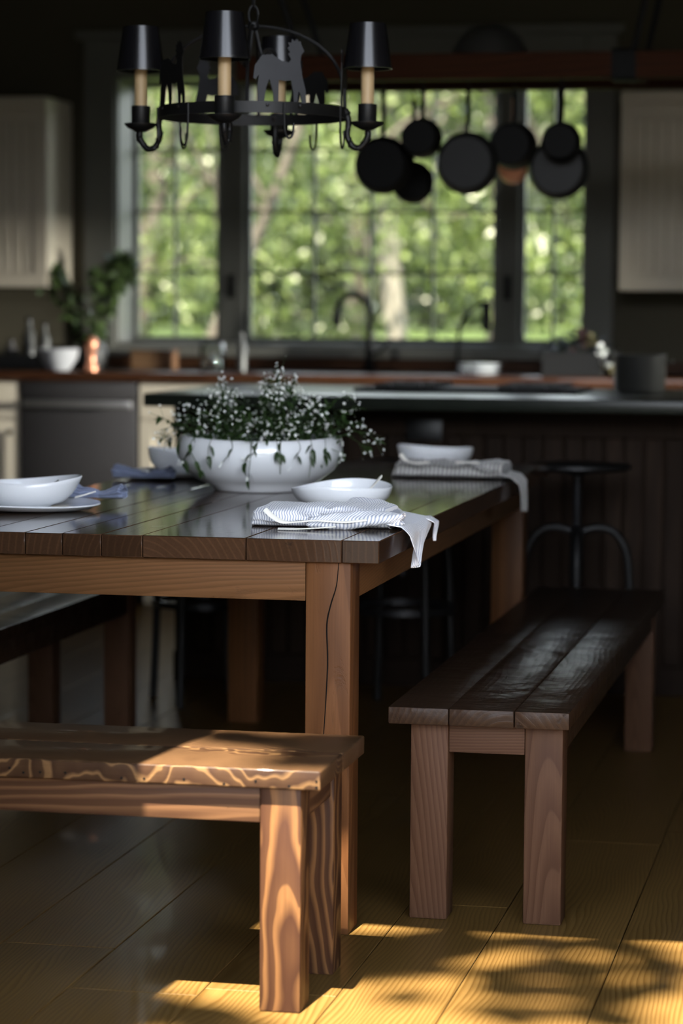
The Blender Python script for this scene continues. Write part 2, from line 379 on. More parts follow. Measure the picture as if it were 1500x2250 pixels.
# floor: oak boards running away from the door
fl = MB(); seams = [-1.38 - 0.22 * k for k in range(1, 17)][::-1] + [-1.38, -1.145, -0.908, -0.71, -0.462] + [-0.462 + 0.225 * k for k in range(1, 13)]
seams = [XL - 0.1] + [s for s in seams if XL < s < XR] + [XR + 0.1]
for a, b in zip(seams, seams[1:]):
    y = 3.35 - rnd.random() * 0.01
    first = True
    while y < YB + 0.2:
        ln = rnd.uniform(1.6, 3.0) * (rnd.uniform(0.4, 1) if first else 1); y2 = min(y + ln, YB + 0.2); first = False
        fl.box(a + 0.0009, b - 0.0009, y + 0.0006, y2 - 0.0006, -0.03, 0.0, bev=0.0012, seg=1); y = y2
struct('floor', fl, 'floor', smooth=0)
struct('floor_base', MB().box(XL - 0.1, XR + 0.1, 3.35, YB + 0.2, -0.08, -0.031), 'soil', smooth=0)
struct('ceiling', MB().box(XL - 0.15, XR + 0.15, YF - 0.2, YB + 0.36, ZC, ZC + 0.12), 'ceil', smooth=0)
struct('wall_left', MB().box(XL - 0.15, XL, YF - 0.2, YB + 0.36, 0, ZC), 'wall', smooth=0)
# right wall with an added, unseen side window, its opening shaping the lamp's beam
SW = (8.3, 9.2, 0.95, 1.50)
wr = MB(); wr.box(XR, XR + 0.15, YF - 0.2, SW[0], 0, ZC).box(XR, XR + 0.15, SW[1], YB + 0.36, 0, ZC)
wr.box(XR, XR + 0.15, SW[0], SW[1], 0, SW[2]).box(XR, XR + 0.15, SW[0], SW[1], SW[3], ZC)
struct('wall_right', wr, 'wall', smooth=0)
# front wall with the wide garden door opening the picture is taken through
DX0, DX1, DZ = -1.298, 0.55, 2.92
wf = MB(); wf.box(XL - 0.15, DX0, YF - 0.1, YF, 0, ZC).box(DX1, XR + 0.15, YF - 0.1, YF, 0, ZC).box(DX0, DX1, YF - 0.1, YF, DZ, ZC)
struct('wall_front', wf, 'wall', smooth=0)
dj = MB(); dj.box(DX1 - 0.03, DX1, YF - 0.11, YF + 0.015, 0, DZ, 0.003).box(DX0, DX1, YF - 0.115, YF - 0.1, DZ, DZ + 0.1, 0.003)
dj.box(DX0 - 0.1, DX0, YF - 0.115, YF - 0.1, 0, DZ + 0.1, 0.003).box(DX1, DX1 + 0.1, YF - 0.115, YF - 0.1, 0, DZ + 0.1, 0.003)
struct('trim_1', dj, 'trim', smooth=0)
# back wall with the kitchen window opening
WX0, WX1, WZ0, WZ1 = -3.16, -1.19, 1.03, 2.17
wb = MB(); wb.box(XL - 0.15, WX0, YB, YB + 0.36, 0, ZC).box(WX1, XR + 0.15, YB, YB + 0.36, 0, ZC)
wb.box(WX0, WX1, YB, YB + 0.36, 0, WZ0).box(WX0, WX1, YB, YB + 0.36, WZ1, ZC)
struct('wall_back', wb, 'wall', smooth=0)
def sash(root, x0, x1, z0, z1, y, vs_, hs, fr=0.028):
    m = MB()
    m.box(x0, x0 + fr, y - 0.02, y + 0.02, z0, z1, 0.003).box(x1 - fr, x1, y - 0.02, y + 0.02, z0, z1, 0.003)
    m.box(x0 + fr, x1 - fr, y - 0.02, y + 0.02, z0, z0 + fr, 0.003).box(x0 + fr, x1 - fr, y - 0.02, y + 0.02, z1 - fr, z1, 0.003)
    for x in vs_: m.box(x - 0.0055, x + 0.0055, y - 0.012, y + 0.012, z0 + fr, z1 - fr, 0.002)
    for z in hs: m.box(x0 + fr, x1 - fr, y - 0.0125, y + 0.0125, z - 0.0055, z + 0.0055, 0.002)
    m.build('sash', 'trim', root, smooth=0)
    MB().box(x0 + fr * .6, x1 - fr * .6, y - 0.002, y + 0.002, z0 + fr * .6, z1 - fr * .6).build('pane', 'glass', root, smooth=0)
w1 = sroot('window_1')
HS = (1.337, 1.596, 1.855); YG = YB + 0.26
zb, zt = WZ0 + 0.012, WZ1 - 0.03
sash(w1, -3.158, -2.765, zb, zt, YG, (-2.974,), HS, .022)
sash(w1, -2.660, -1.578, zb, zt, YG, (-2.366, -2.121, -1.858), HS, .022)
sash(w1, -1.488, -1.192, zb, zt, YG, (-1.35,), HS, .022)
mf = MB()
for a, b in ((-2.7645, -2.6605), (-1.5775, -1.4885)): mf.box(a, b, YG - 0.06, YG + 0.04, zb, zt, 0.006)
mf.box(WX0, WX1, YG - 0.04, YG + 0.05, zt + .0005, WZ1, 0.003).box(WX0, WX1, YB - .001, YG + 0.05, WZ0, zb - .0005, 0.002)
mf.build('window_frame', 'trim', w1, smooth=0)
for x in (-2.71, -1.53):
    MB().box(x - 0.012, x + 0.012, YG - 0.078, YG - 0.0605, 1.23, 1.33, 0.004).build('latch', 'pan', w1)
lin = MB()
lin.box(WX0, WX0 + .01, YB - .001, YG - .045, zb, zt, .002).box(WX1 - .01, WX1, YB - .001, YG - .045, zb, zt, .002).box(WX0, WX1, YB - .001, YG - .045, zt + .0005, WZ1, .002)
lin.build('jamb_liner', 'trim', w1, smooth=0)
cs = MB()
cs.box(-3.295, WX0, YB - 0.028, YB, 0.985, 2.30, 0.005).box(WX1, -1.07, YB - 0.028, YB, 0.985, 2.30, 0.005).box(WX0, WX1, YB - 0.028, YB, WZ1, 2.30, 0.005)
cs.box(-3.33, -1.04, YB - 0.04, YB, 2.30, 2.335, 0.006).box(-3.33, -1.04, YB - 0.055, YB, 0.985, WZ0, 0.006)
struct('trim_2', cs, 'trim', smooth=0)
struct('trim_3', MB().box(-3.19, -0.6, YB - 0.02, YB, 0.935, 0.985, 0.002), 'splash', smooth=0)
w2 = sroot('added_window')  # out-of-view window added for the side lamp to shine through
m = MB(); x = XR + 0.08
m.box(x - 0.03, x + 0.03, SW[0], SW[0] + 0.05, SW[2], SW[3]).box(x - 0.03, x + 0.03, SW[1] - 0.05, SW[1], SW[2], SW[3]).box(x - 0.03, x + 0.03, SW[0] + 0.05, SW[1] - 0.05, SW[2], SW[2] + 0.05)
m.box(x - 0.03, x + 0.03, SW[0] + 0.05, SW[1] - 0.05, SW[3] - 0.05, SW[3]).box(x - 0.025, x + 0.025, 8.73, 8.77, SW[2] + 0.05, SW[3] - 0.05)
m.build('window_frame', 'trim', w2, smooth=0)
MB().box(x - 0.003, x + 0.003, SW[0] + 0.05, SW[1] - 0.05, SW[2] + 0.05, SW[3] - 0.05).build('pane', 'glass', w2, smooth=0)
struct('baseboard_left', MB().box(XL, XL + 0.02, YF, YB, 0, 0.14, 0.004), 'trim', smooth=0)
struct('baseboard_right', MB().box(XR - 0.02, XR, YF, YB, 0, 0.14, 0.004), 'trim', smooth=0)
# outdoors: patio in front, lawn rising behind the house
struct('patio', MB().box(-14, 14, -16, 3.35, -0.1, -0.03), 'patio', smooth=0)
lw_ = MB()
def lawn_f(u, v):
    x, y = -32 + 60 * u, 10.9 + 60 * v
    t = max(0.0, min(1.0, (y - 13) / 20)); z = -0.05 + 0.95 * t * t * (3 - 2 * t) + 0.06 * mnoise.noise((x * .3, y * .3, 0))
    return (x, y, z)
lw_.grid(lawn_f, 60, 60)
lo = struct('lawn', lw_, 'lawn')

# ================================================================== BENCHES AND TABLE
def leg_part(name, x0, x1, y0, y1, z0, z1, mat, parent, bev=0.004):
    return MB().box(x0, x1, y0, y1, z0, z1, bev).build(name, mat, parent, smooth=40)

def nails(mb, pts, axis='Y'):
    for (x, y, z) in pts: mb.lathe([(0.0, 0.001), (0.0022, 0.001), (0.0026, -0.002)], 8, (x, y, z), Matrix.Rotation(PI / 2, 4, 'X'))

# --- front bench (near end of the table), grain along X
bx1, by0, by1, bh = -0.908, 4.2512, 4.632, 0.4212
bx0 = -1.90
fb = thing('bench', 'stained wooden bench across the near end of the table, its right end in sunlight', 'bench', (bx0 + 0.5, by0 + 0.19, 0), group='timber benches')
def rel(mb, root, name, mat, **k):
    o = mb.build(name, mat, None, **k); o.location = Vector(o.location) - Vector(root.location); o.parent = root; return o
s_ = MB()
s_.box(bx0, bx1, by0, by0 + 0.185, bh - 0.0336, bh, 0.0035, 3).box(bx0, bx1, by0 + 0.1862, by1, bh - 0.0336, bh, 0.0035, 3)
seat = rel(s_, fb, 'seat', 'edge', smooth=40)
for _n in [(-1.455, by0, .404), (-1.43, by0, .397), (-1.40, by0, .399), (-1.355, by0, .4), (-1.255, by0, .395), (-1.215, by0, .396), (-1.145, by0, .398), (-1.075, by0, .393), (-1.02, by0, .4), (-0.962, by0, .394), (-0.915, by0, .404), (-.915, by0, .394)]:
    nl = MB(); nails(nl, [_n]); rel(nl, fb, 'nail', 'pan')
lw = 0.072; qx, qy = bx1 - 0.0365, by0 + 0.0165
for (x0, x1, y0, y1) in ((qx - lw, qx, qy, qy + lw), (qx - lw + 0.002, qx + 0.002, by1 - 0.03 - lw, by1 - 0.03), (bx0 + .04, bx0 + .04 + lw, qy, qy + lw), (bx0 + .04, bx0 + .04 + lw, by1 - .03 - lw, by1 - .03)):
    rel(MB().box(x0, x1, y0, y1, 0, bh - 0.0336, 0.004), fb, 'leg', 'legB', smooth=40)
az0 = bh - 0.0336 - 0.062
rel(MB().box(bx0 + .04 + lw + .0005, qx - lw - .0005, qy + 0.004, qy + 0.03, az0, bh - 0.0337, 0.002), fb, 'apron', 'benchX', smooth=40)
rel(MB().box(bx0 + .04 + lw + .0005, qx - lw - .0005, by1 - .034 - 0.026, by1 - .034, az0, bh - 0.0337, 0.002), fb, 'apron', 'benchX', smooth=40)
rel(MB().box(qx - 0.032, qx - 0.004, qy + lw + .0005, by1 - .03 - lw - .0005, az0, bh - 0.0337, 0.002), fb, 'apron', 'benchY', smooth=40)
rel(MB().box(bx0 + .044, bx0 + .072, qy + lw + .0005, by1 - .03 - lw - .0005, az0, bh - 0.0337, 0.002), fb, 'apron', 'benchY', smooth=40)

# --- long side benches, grain along Y
def side_bench(label, x0, y0, length, w=0.352, h=0.428, t=0.0335):
    r = thing('bench', label, 'bench', (x0 + w / 2, y0 + length / 2, 0), group='timber benches')
    X0, X1, Y0, Y1 = x0, x0 + w, y0, y0 + length
    sm = MB(); nb = 24
    for a, b in ((X0, X0 + 0.118), (X0 + 0.119, X0 + 0.245), (X0 + 0.2465, X1)): sm.box(a, b, Y0, Y1, h - t, h, 0.003, 2)
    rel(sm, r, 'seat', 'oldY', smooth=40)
    lx0, lx1 = X0 + 0.034, X1 - 0.018; L = 0.075
    for a in (lx0, lx1 - L):
        for b in (Y0 + 0.06, Y1 - 0.06 - L):
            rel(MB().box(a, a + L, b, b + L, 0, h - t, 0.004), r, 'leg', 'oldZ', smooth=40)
    za = h - t - 0.062
    for b in (Y0 + 0.064, Y1 - 0.064 - 0.028): rel(MB().box(lx0 + L + .0005, lx1 - L - .0005, b, b + 0.028, za, h - t - .0002, 0.002), r, 'apron', 'oldX', smooth=40)
    for a in (lx0 + 0.004, lx1 - 0.032): rel(MB().box(a, a + 0.028, Y0 + 0.06 + L + .0005, Y1 - 0.06 - L - .0005, za, h - t - .0002, 0.002), r, 'apron', 'oldY', smooth=40)
    return r
side_bench('long dark timber bench along the right side of the table, green light on its seat', -0.9225, 4.9412, 2.24)
side_bench('long dark bench in shadow along the left side of the table, behind the sunlit bench', -2.392, 4.9412, 2.24)

# --- table
TX0, TX1, TY0, TY1, TH, TT = -1.885, -0.9188, 4.8163, 7.37, 0.76, 0.0433
tb = thing('dining_table', 'long dark-stained plank dining table with thick square legs and polished top', 'table', ((TX0 + TX1) / 2, (TY0 + TY1) / 2, 0))
tp = MB(); cuts = [TX0, -1.80, -1.706, -1.616, -1.541, -1.463, -1.381, -1.177, -0.991, TX1]
for k, (a, b) in enumerate(zip(cuts, cuts[1:])):
    tp.box(a + 0.0006, b - 0.0006, TY0 + 0.0004 * (k % 3), TY1, TH - TT, TH - 0.0003 * (k % 2), 0.0016, 1)
rel(tp, tb, 'tabletop', 'top', smooth=40)
TL = 0.0875; lx = 0.0577; ly = 0.0176; ta = 0.0757
for a in (TX0 + lx, TX1 - lx - TL):
    for b in (TY0 + ly, TY1 - ly - TL):
        rel(MB().box(a, a + TL, b, b + TL, 0, TH - TT, 0.003), tb, 'leg', 'tableZ', smooth=40)
zA0, zA1 = TH - TT - ta, TH - TT - 0.0003
for b in (TY0 + ly + 0.001, TY1 - ly - 0.031): rel(MB().box(TX0 + lx + TL + .0008, TX1 - lx - TL - .0008, b, b + 0.03, zA0, zA1, 0.0015), tb, 'apron', 'railX', smooth=40)
for a in (TX0 + lx + 0.004, TX1 - lx - 0.03): rel(MB().box(a, a + 0.026, TY0 + ly + TL + .0008, TY1 - ly - TL - .0008, zA0, zA1, 0.0015), tb, 'apron', 'railY', smooth=40)
# drying split in the near right leg
ck = MB(); yk = TY0 + ly - 0.0004
pts = bez([(-1.000, yk, .716), (-1.004, yk, .672), (-1.015, yk, .634), (-1.022, yk, .596), (-1.020, yk, .53), (-1.022, yk, .47), (-1.026, yk, .40), (-1.03, yk, .33)], 6)
ck.tube(pts, [0.0004 + 0.0011 * math.sin(PI * min(1, k / (len(pts) - 1) * .9 + .08)) for k in range(len(pts))], 5)
rel(ck, tb, 'crack', 'pan')

# ================================================================== CROCKERY
def bowl_mb(R, h, base, wob, n=64, th=0.0045):
    prof = [(0, 0.004), (base * .8, 0.004), (base, 0.0)]
    prof += [(base + 0.004, 0.003)]
    K = 12
    outer = [(base + (R - base) * math.sin(PI / 2 * (k / K) ** 0.85), 0.004 + (h - 0.004) * (k / K) ** 1.5) for k in range(1, K + 1)]
    prof += outer
    inner = [(r - th, z + (0.001 if i == len(outer) - 1 else th * .6)) for i, (r, z) in enumerate(outer)][::-1]
    prof += [(R - th * .4, h + 0.0016)] + inner[1:] + [(base * .6, 0.010), (0, 0.0095)]
    m = MB(); m.lathe(prof, n, wob=wob); return m
def place_bowl(label, x, y, z, R, h, base, rot=0, wavy=0.008, point=0.0):
    def wob(r, z_, a):
        t = max(0, (z_ / h)) ** 2
        return r * (1 + t * (0.05 * math.cos(2 * a + 0.5) + point * max(0, math.cos(a)) ** 6)), z_ + t * (wavy * math.sin(2 * a + 0.4) + wavy * .6 * math.cos(a) + point * 0.05 * max(0, math.cos(a)) ** 4)
    b = bowl_mb(R, h, base, wob).build('soup_bowl', 'ceramic', None, smooth=60, origin=(0, 0, 0))
    b.location = (x, y, z); b.rotation_euler = (0, 0, rot)
    tag(b, label, 'bowl', 'white soup bowls'); return b
def place_plate(label, x, y, R, rot=0):
    def wob(r, z, a): return r * (1 + 0.02 * math.cos(3 * a + 1)), z + 0.002 * (r / R) ** 2 * math.sin(2 * a)
    m = MB(); m.lathe([(0, 0.0), (R * .62, 0.0), (R * .9, 0.006), (R, 0.014), (R - .001, 0.0165), (R - .006, 0.0165), (R * .88, 0.011), (R * .62, 0.006), (0, 0.0055)], 64, wob=wob)
    p = m.build('plate', 'ceramic', None, smooth=60, origin=(0, 0, 0)); p.location = (x, y, TH); p.rotation_euler = (0, 0, rot)
    tag(p, label, 'plate', 'white dinner plates'); return p
def spoon(label, p0, p1, w=0.012, mat='bone', bowl=False):
    """flat handled spoon from tip p0 (in bowl) to handle end p1"""
    p0, p1 = Vector(p0), Vector(p1); d = (p1 - p0); L = d.length; m = MB(); N = 18
    side = d.cross(Vector((0, 0, 1))).normalized(); up = side.cross(d).normalized()
    for sgn in (0,):
        rows = []
        for k in range(N + 1):
            t = k / N; hw = w * (0.95 * math.exp(-((t - .13) / .13) ** 2) + 0.32 + 0.42 * t ** 3) * (math.sqrt(max(0, 1 - (1 - min(1, t / .06)) ** 2)) if t < .06 else 1) * (math.sqrt(max(0.02, 1 - max(0, (t - .95) / .05) ** 2)))
            c = p0 + d * t - up * (0.006 * math.sin(PI * t))
            hw = max(hw, 0.001); th = 0.0018
            rows.append([m.bm.verts.new(c + side * hw * math.cos(a) + up * th * math.sin(a)) for a in [2 * PI * j / 10 for j in range(10)]])
        for a, b in zip(rows, rows[1:]):
            for j in range(10): m.bm.faces.new((a[j], a[(j + 1) % 10], b[(j + 1) % 10], b[j]))
        m.bm.faces.new(rows[0][::-1]); m.bm.faces.new(rows[-1])
    o = m.build('spoon', mat, None, smooth=60); tag(o, label, 'spoon', 'spoons in the bowls'); return o

# near right setting
place_bowl('white wavy-rimmed bowl behind the blue striped napkin, spoon leaning in it', -1.137, 5.525, TH, 0.106, 0.054, 0.05, rot=0.9, wavy=0.005)
spoon('bone-white spoon leaning right out of the near right bowl', (-1.118, 5.52, TH + 0.019), (-1.055, 5.555, TH + 0.076), 0.013)
# far right setting
place_bowl('white bowl at the far right place, behind the grey crumpled napkin', -1.20, 7.10, TH, 0.106, 0.052, 0.055, rot=2.6, wavy=0.005)
spoon('pale spoon sticking left out of the far right bowl', (-1.205, 7.08, TH + 0.018), (-1.272, 7.05, TH + 0.061), 0.012)
# near left setting
place_plate('white plate under the near left bowl', -1.79, 5.36, 0.152, 0.4)
place_bowl('white pointed bowl on the plate at the left edge of the table', -1.80, 5.36, TH + 0.006, 0.110, 0.056, 0.056, rot=0.0, wavy=0.004, point=0.12)
spoon('grey spoon handle showing inside the near left bowl', (-1.825, 5.40, TH + 0.028), (-1.742, 5.42, TH + 0.060), 0.012, 'slatespoon')
# far left setting
place_plate('white plate at the far left place, half hidden behind the big planter bowl', -1.77, 6.50, 0.13, 1.0)
place_bowl('white bowl at the far left place behind the big planter bowl', -1.755, 6.52, TH + 0.006, 0.095, 0.062, 0.05, rot=2.9, wavy=0.004)

# big planter bowl with flowers
BX, BY = -1.452, 6.08
def wobb(r, z, a): return r, z + (0.0025 * math.sin(2 * a + 1) * (z / .13) ** 2)
bb = MB(); bb.lathe([(0, 0.008), (0.09, 0.008), (0.1, 0.0), (0.108, 0.002), (0.112, 0.010), (0.148, 0.027), (0.180, 0.052), (0.196, 0.080), (0.199, 0.098), (0.195, 0.118), (0.190, 0.1275), (0.187, 0.129), (0.184, 0.127), (0.187, 0.112), (0.190, 0.095), (0.184, 0.072), (0.165, 0.048), (0.10, 0.02), (0, 0.018)], 72, wob=wobb)
bowl = bb.build('planter_bowl', 'ceramic', None, smooth=60, origin=(0, 0, 0)); bowl.location = (BX, BY, TH)
tag(bowl, 'large wide white ceramic bowl holding flowering greenery at the table centre', 'bowl')

def leaf_verts(p, d, up, L, W, curl=0.15):
    d = d.normalized(); s = d.cross(up)
    s = s.normalized() if s.length > 1e-4 else Vector((1, 0, 0)); n = s.cross(d)
    P = [p, p + d * L * .3 + s * W * .45 + n * L * .04, p + d * L * .3 - s * W * .45 + n * L * .04, p + d * L * .3,
         p + d * L * .65 + s * W * .38 - n * L * curl * .3, p + d * L * .65 - s * W * .38 - n * L * curl * .3, p + d * L * .65 - n * L * curl * .25 * 1.6, p + d * L - n * L * curl]
    F = [(0, 1, 3), (0, 3, 2), (1, 4, 6, 3), (3, 6, 5, 2), (4, 7, 6), (6, 7, 5)]
    return P, F
def mesh_from(name, V, F, mat, parent=None, loc=(0, 0, 0), smooth=False):
    me = bpy.data.meshes.new(name); me.from_pydata([tuple(v) for v in V], [], F); me.update()
    me.materials.append(M[mat]); o = bpy.data.objects.new(name, me); COL.objects.link(o); o.location = loc
    if smooth: me.shade_smooth()
    if parent is not None: o.parent = parent
    return o
def arrangement():
    rg = random.Random(23)
    root = thing('flowering_plant', 'loose green plant with tiny white blossoms spilling over the big white bowl', 'plant', (BX, BY, TH + 0.02))
    LV, LF = [], []; FV, FF = [], []; st = MB()
    def addleaf(p, d, L, W):
        P, F = leaf_verts(p, d, Vector((rg.uniform(-.4, .4), rg.uniform(-.4, .4), 1)), L, W, rg.uniform(.05, .5)); o = len(LV); LV.extend(P); LF.extend([tuple(i + o for i in f) for f in F])
    def blossom(p, s):
        ax = Vector((rg.gauss(0, 1), rg.gauss(-.6, 1), rg.gauss(.5, .8))).normalized(); u = ax.orthogonal().normalized(); w = ax.cross(u)
        for k in range(5):
            a = 2 * PI * k / 5 + rg.random() * .4; e = u * math.cos(a) + w * math.sin(a); f = u * -math.sin(a) + w * math.cos(a); o = len(FV)
            FV.extend([p, p + e * s * .6 + f * s * .32 + ax * s * .2, p + e * s * 1.05 + ax * s * .25, p + e * s * .6 - f * s * .32 + ax * s * .2]); FF.append((o, o + 1, o + 2, o + 3))
    def stem(p0, p1, p2, leaves, flowers, r=0.0011, lf=(.018, .034)):
        path = bez([p0, p1, p2], 7); st.tube(path, [r * (1 - .5 * k / (len(path) - 1)) for k in range(len(path))], 4)
        for k in range(leaves):
            t = rg.uniform(.15, .98); i = min(len(path) - 2, int(t * (len(path) - 1))); d = (path[i + 1] - path[i]).normalized()
            side = Vector((rg.gauss(0, 1), rg.gauss(0, 1), rg.gauss(0, .5))).normalized()
            L = rg.uniform(*lf); addleaf(path[i], (side + d * .6), L, L * rg.uniform(.36, .52))
        for k in range(flowers):
            c = path[-1] + Vector((rg.gauss(0, .009), rg.gauss(0, .009), rg.gauss(-.002, .012))); blossom(c, rg.uniform(.0028, .0048))
            st.tube([path[-3], c], .0005, 3)
    rim = 0.11
    for k in range(105):                                        # upright sprays
        a = rg.uniform(0, 2 * PI); rr = 0.165 * math.sqrt(rg.random()); b = Vector((rr * math.cos(a), rr * math.sin(a), .075))
        h = rim + abs(rg.gauss(.052, .038)) * (1.15 - 0.3 * rr / .165); o = 1.12 + rg.uniform(0, .28)
        tip = Vector((b.x * o + rg.gauss(0, .022), b.y * o + rg.gauss(0, .02), h))
        mid = (b + tip) * .5 + Vector((rg.gauss(0, .008), rg.gauss(0, .008), .012))
        stem(b, mid, tip, rg.randint(5, 9), rg.randint(4, 9) if rg.random() < .8 else 0)
    for (dx, dz, f) in ((.05, .285, 9), (.02, .265, 10), (.085, .265, 8), (-.115, .262, 9), (-.10, .25, 9), (.0, .245, 8), (.115, .215, 8)):   # taller wisps
        b = Vector((dx * .7, rg.uniform(-.05, .05), .08)); tip = Vector((dx, rg.uniform(-.06, .06), dz - .02)); stem(b, (b + tip) * .5 + Vector((rg.gauss(0, .01), 0, .0)), tip, 4, f)
        for j in range(3):
            t2 = tip + Vector((rg.gauss(0, .018), rg.gauss(0, .01), rg.uniform(-.05, 0))); stem((b + tip) * .5, (b + tip) * .25 + t2 * .5 + Vector((0, 0, .01)), t2, 2, 6)
    for (dx, dz) in ((.225, .215), (.235, .18), (.245, .14), (.25, .115), (.27, .085), (.22, .15), (.30, .10), (-.21, .135), (-.235, .12), (-.225, .10), (-.20, .155), (-.245, .09)):  # sideways sprays
        b = Vector((dx * .55, rg.uniform(-.08, .06), .09)); tip = Vector((dx, rg.uniform(-.08, .06), dz)); stem(b, (b + tip) * .5 + Vector((0, 0, .03)), tip, 6, 8)
    for (ang, zt, ln) in ((-100, .055, 1), (-78, .06, 1), (-60, .03, 1), (-50, .05, 1), (-38, .02, 1), (-28, .05, 1), (-120, .035, 1), (-135, .05, 1), (-148, .07, 1), (-85, .018, 1), (-20, .075, 1), (-8, .055, 1), (-66, .08, 1), (-112, .07, 1)):   # trailing over the rim
        a = math.radians(ang + rg.uniform(-4, 4)); e = Vector((math.cos(a), math.sin(a), 0)); zr = .114
        path = [e * .15 + Vector((0, 0, .085)), e * .188 + Vector((0, 0, .117)), e * .207 + Vector((rg.gauss(0, .008), 0, .09)), e * (.200 if zt > .05 else .182) * 1.03 + Vector((rg.gauss(0, .016), 0, zt))]
        path[-1].y = min(path[-1].y, 10)
        pp = bez(path, 5); st.tube(pp, .0008, 4)
        for k in range(rg.randint(2, 4)):
            i = rg.randint(len(pp) // 2, len(pp) - 1); L = rg.uniform(.02, .036); addleaf(pp[i], Vector((rg.gauss(0, .6), -.5 + rg.gauss(0, .3), -1)), L, L * .42)
        if rg.random() < .5:
            for k in range(4): blossom(pp[-1] + Vector((rg.gauss(0, .005), -.003, rg.gauss(0, .006))), .004)
    st.build('stems', 'leafbowl', root, origin=(0, 0, 0)); mesh_from('leaves', LV, LF, 'leafbowl', root); mesh_from('blossoms', FV, FF, 'petal', root)
    so = MB(); so.lathe([(0, 0.078), (.08, .08), (.15, .072), (.166, .068), (.15, .05), (0, .045)], 32); so.build('soil', 'soil', root, origin=(0, 0, 0))
arrangement()

# ================================================================== NAPKINS
def fbm(x, y, z=0.0): return mnoise.fractal(Vector((x, y, z)), 1.0, 2.0, 3)
def folded_body(mb, x0, x1, y0, depth, h, seed, layers=3, slope=0.0, n=90):
    """a loosely folded strip lying on the table: rounded bulging cross-section with soft wrinkles, fold lips along the front"""
    K = 40
    def f(u, v):
        x = x0 + (x1 - x0) * u
        endr = min(1.0, math.sqrt(max(0.0, 1 - (1 - min(1, u / .09)) ** 2)) + 0.05) * min(1.0, math.sqrt(max(0.0, 1 - (1 - min(1, (1 - u) / .05)) ** 2)) + 0.12)
        hh = h * endr * (1 + 0.16 * fbm(x * 9, seed)) * (1 - slope * u); dd = depth * (1 + 0.10 * fbm(x * 7, seed + 5)) * (0.75 + .25 * endr)
        a = 2 * PI * v; ca, sa = math.cos(a), math.sin(a)
        px = (abs(ca) ** 0.55) * (1 if ca > 0 else -1); pz = (abs(sa) ** 0.62) * (1 if sa > 0 else -1)
        yy = y0 + depth / 2 + px * dd / 2; zz = TH + 0.0006 + hh / 2 + pz * hh / 2
        wr = 0.0035 * fbm(x * 28 + seed, yy * 14, zz * 40) * (1 if pz > -0.6 else 0)
        if px < -.3: yy += 0.004 * math.sin(zz * 2 * PI / (h / layers)) ** 3 * endr
        return (x + 0.006 * fbm(yy * 20, zz * 30, seed), yy + wr, max(TH + 0.0006, zz + wr + 0.004 * fbm(x * 16, yy * 22, seed + 9) * (1 if pz > 0.2 else 0)))
    mb.grid(f, n, K, stripe=lambda u, v: x0 + (x1 - x0) * u)
def sheet(mb, f, nu, nv, stripe): mb.grid(f, nu, nv, stripe)

def napkin_near_right():
    mb = MB(); sd = 3.3
    folded_body(mb, -1.232, -0.95, 5.062, 0.17, 0.041, sd)
    # upper flap spreading to a soft corner on the right
    def f(u, v):
        x = -1.06 + 0.128 * u - 0.03 * v * u; y = 5.12 + (0.30 * v) * (0.55 + 0.45 * u) - 0.02 * u
        z = TH + 0.044 - 0.028 * u ** 1.6 + 0.006 * fbm(x * 22, y * 14, 2.0) - 0.012 * v * u + 0.012 * math.exp(-((v - .75) / .18) ** 2) * u * (1 - u) * 4
        return (x, y, max(TH + .003 + .012 * (1 - u), z))
    mb.grid(f, 40, 40, lambda u, v: (-1.06 + .128 * u) * 0.8 + v * 0.09)
    # twisted roll at the front right
    def g(u, v):
        x = -1.105 + 0.185 * u; a = 2 * PI * v; r = 0.010 + 0.007 * math.sin(PI * u) + 0.003 * fbm(x * 40, a, 1)
        tw = a + 2.0 * u; cy = 5.052 + 0.018 * u; cz = TH + 0.013 + 0.010 * u
        return (x + 0.004 * math.sin(3 * tw), cy + r * 1.5 * math.cos(a) * (1 + .15 * math.cos(3 * tw)), max(TH + .0006, cz + r * math.sin(a) * (1 + .15 * math.sin(3 * tw))))
    mb.grid(g, 46, 20, lambda u, v: u * 0.14 + v * 0.05)
    # tail draping over the table's right edge to a hanging corner
    def t(u, v):
        # v: 0 on the table -> 1 hanging tip ; u across (near -> far)
        ya, yb = 5.045, 5.36
        if v < 0.35:
            k = v / 0.35; x = -1.0 + 0.083 * k; z = TH + 0.020 - 0.014 * k + 0.004 * math.sin(u * 9) * (1 - .5 * k); y = ya + 0.01 + (yb - ya - .03) * u
        else:
            k = (v - 0.35) / 0.65; y_l = ya + 0.045 * k; y_r = yb + (5.115 - yb) * k ** 1.15; y = y_l + (y_r - y_l) * u
            drop = 0.070 * k * (1 + .1 * math.sin(u * 5)); x = -0.917 + 0.012 * math.sin(PI / 2 * min(1, k * 4)) + 0.009 * math.sin(u * 11 + k * 2) * k + 0.006 * k
            z = TH + 0.006 * (1 - k) + 0.004 * math.sin(u * 9) * (1 - k) * .5 - drop
        return (x, y, z)
    mb.grid(t, 48, 48, lambda u, v: u * 0.16 * (1 - .3 * v))
    def t2(u, v):
        y = 5.30 + 0.07 * u * (1 - v) + .02 * v; x = -0.915 + 0.016 * min(1, v * 5) + .003 * math.sin(u * 6 + v * 5); z = TH + 0.006 - 0.048 * v
        return (x, y, z)
    mb.grid(t2, 12, 24, lambda u, v: u * 0.05)
    o = mb.build('napkin', 'napblue', None, smooth=80, solid=0.0011); tag(o, 'pale blue striped linen napkin draped over the table corner at the near right', 'napkin', 'linen napkins')
napkin_near_right()
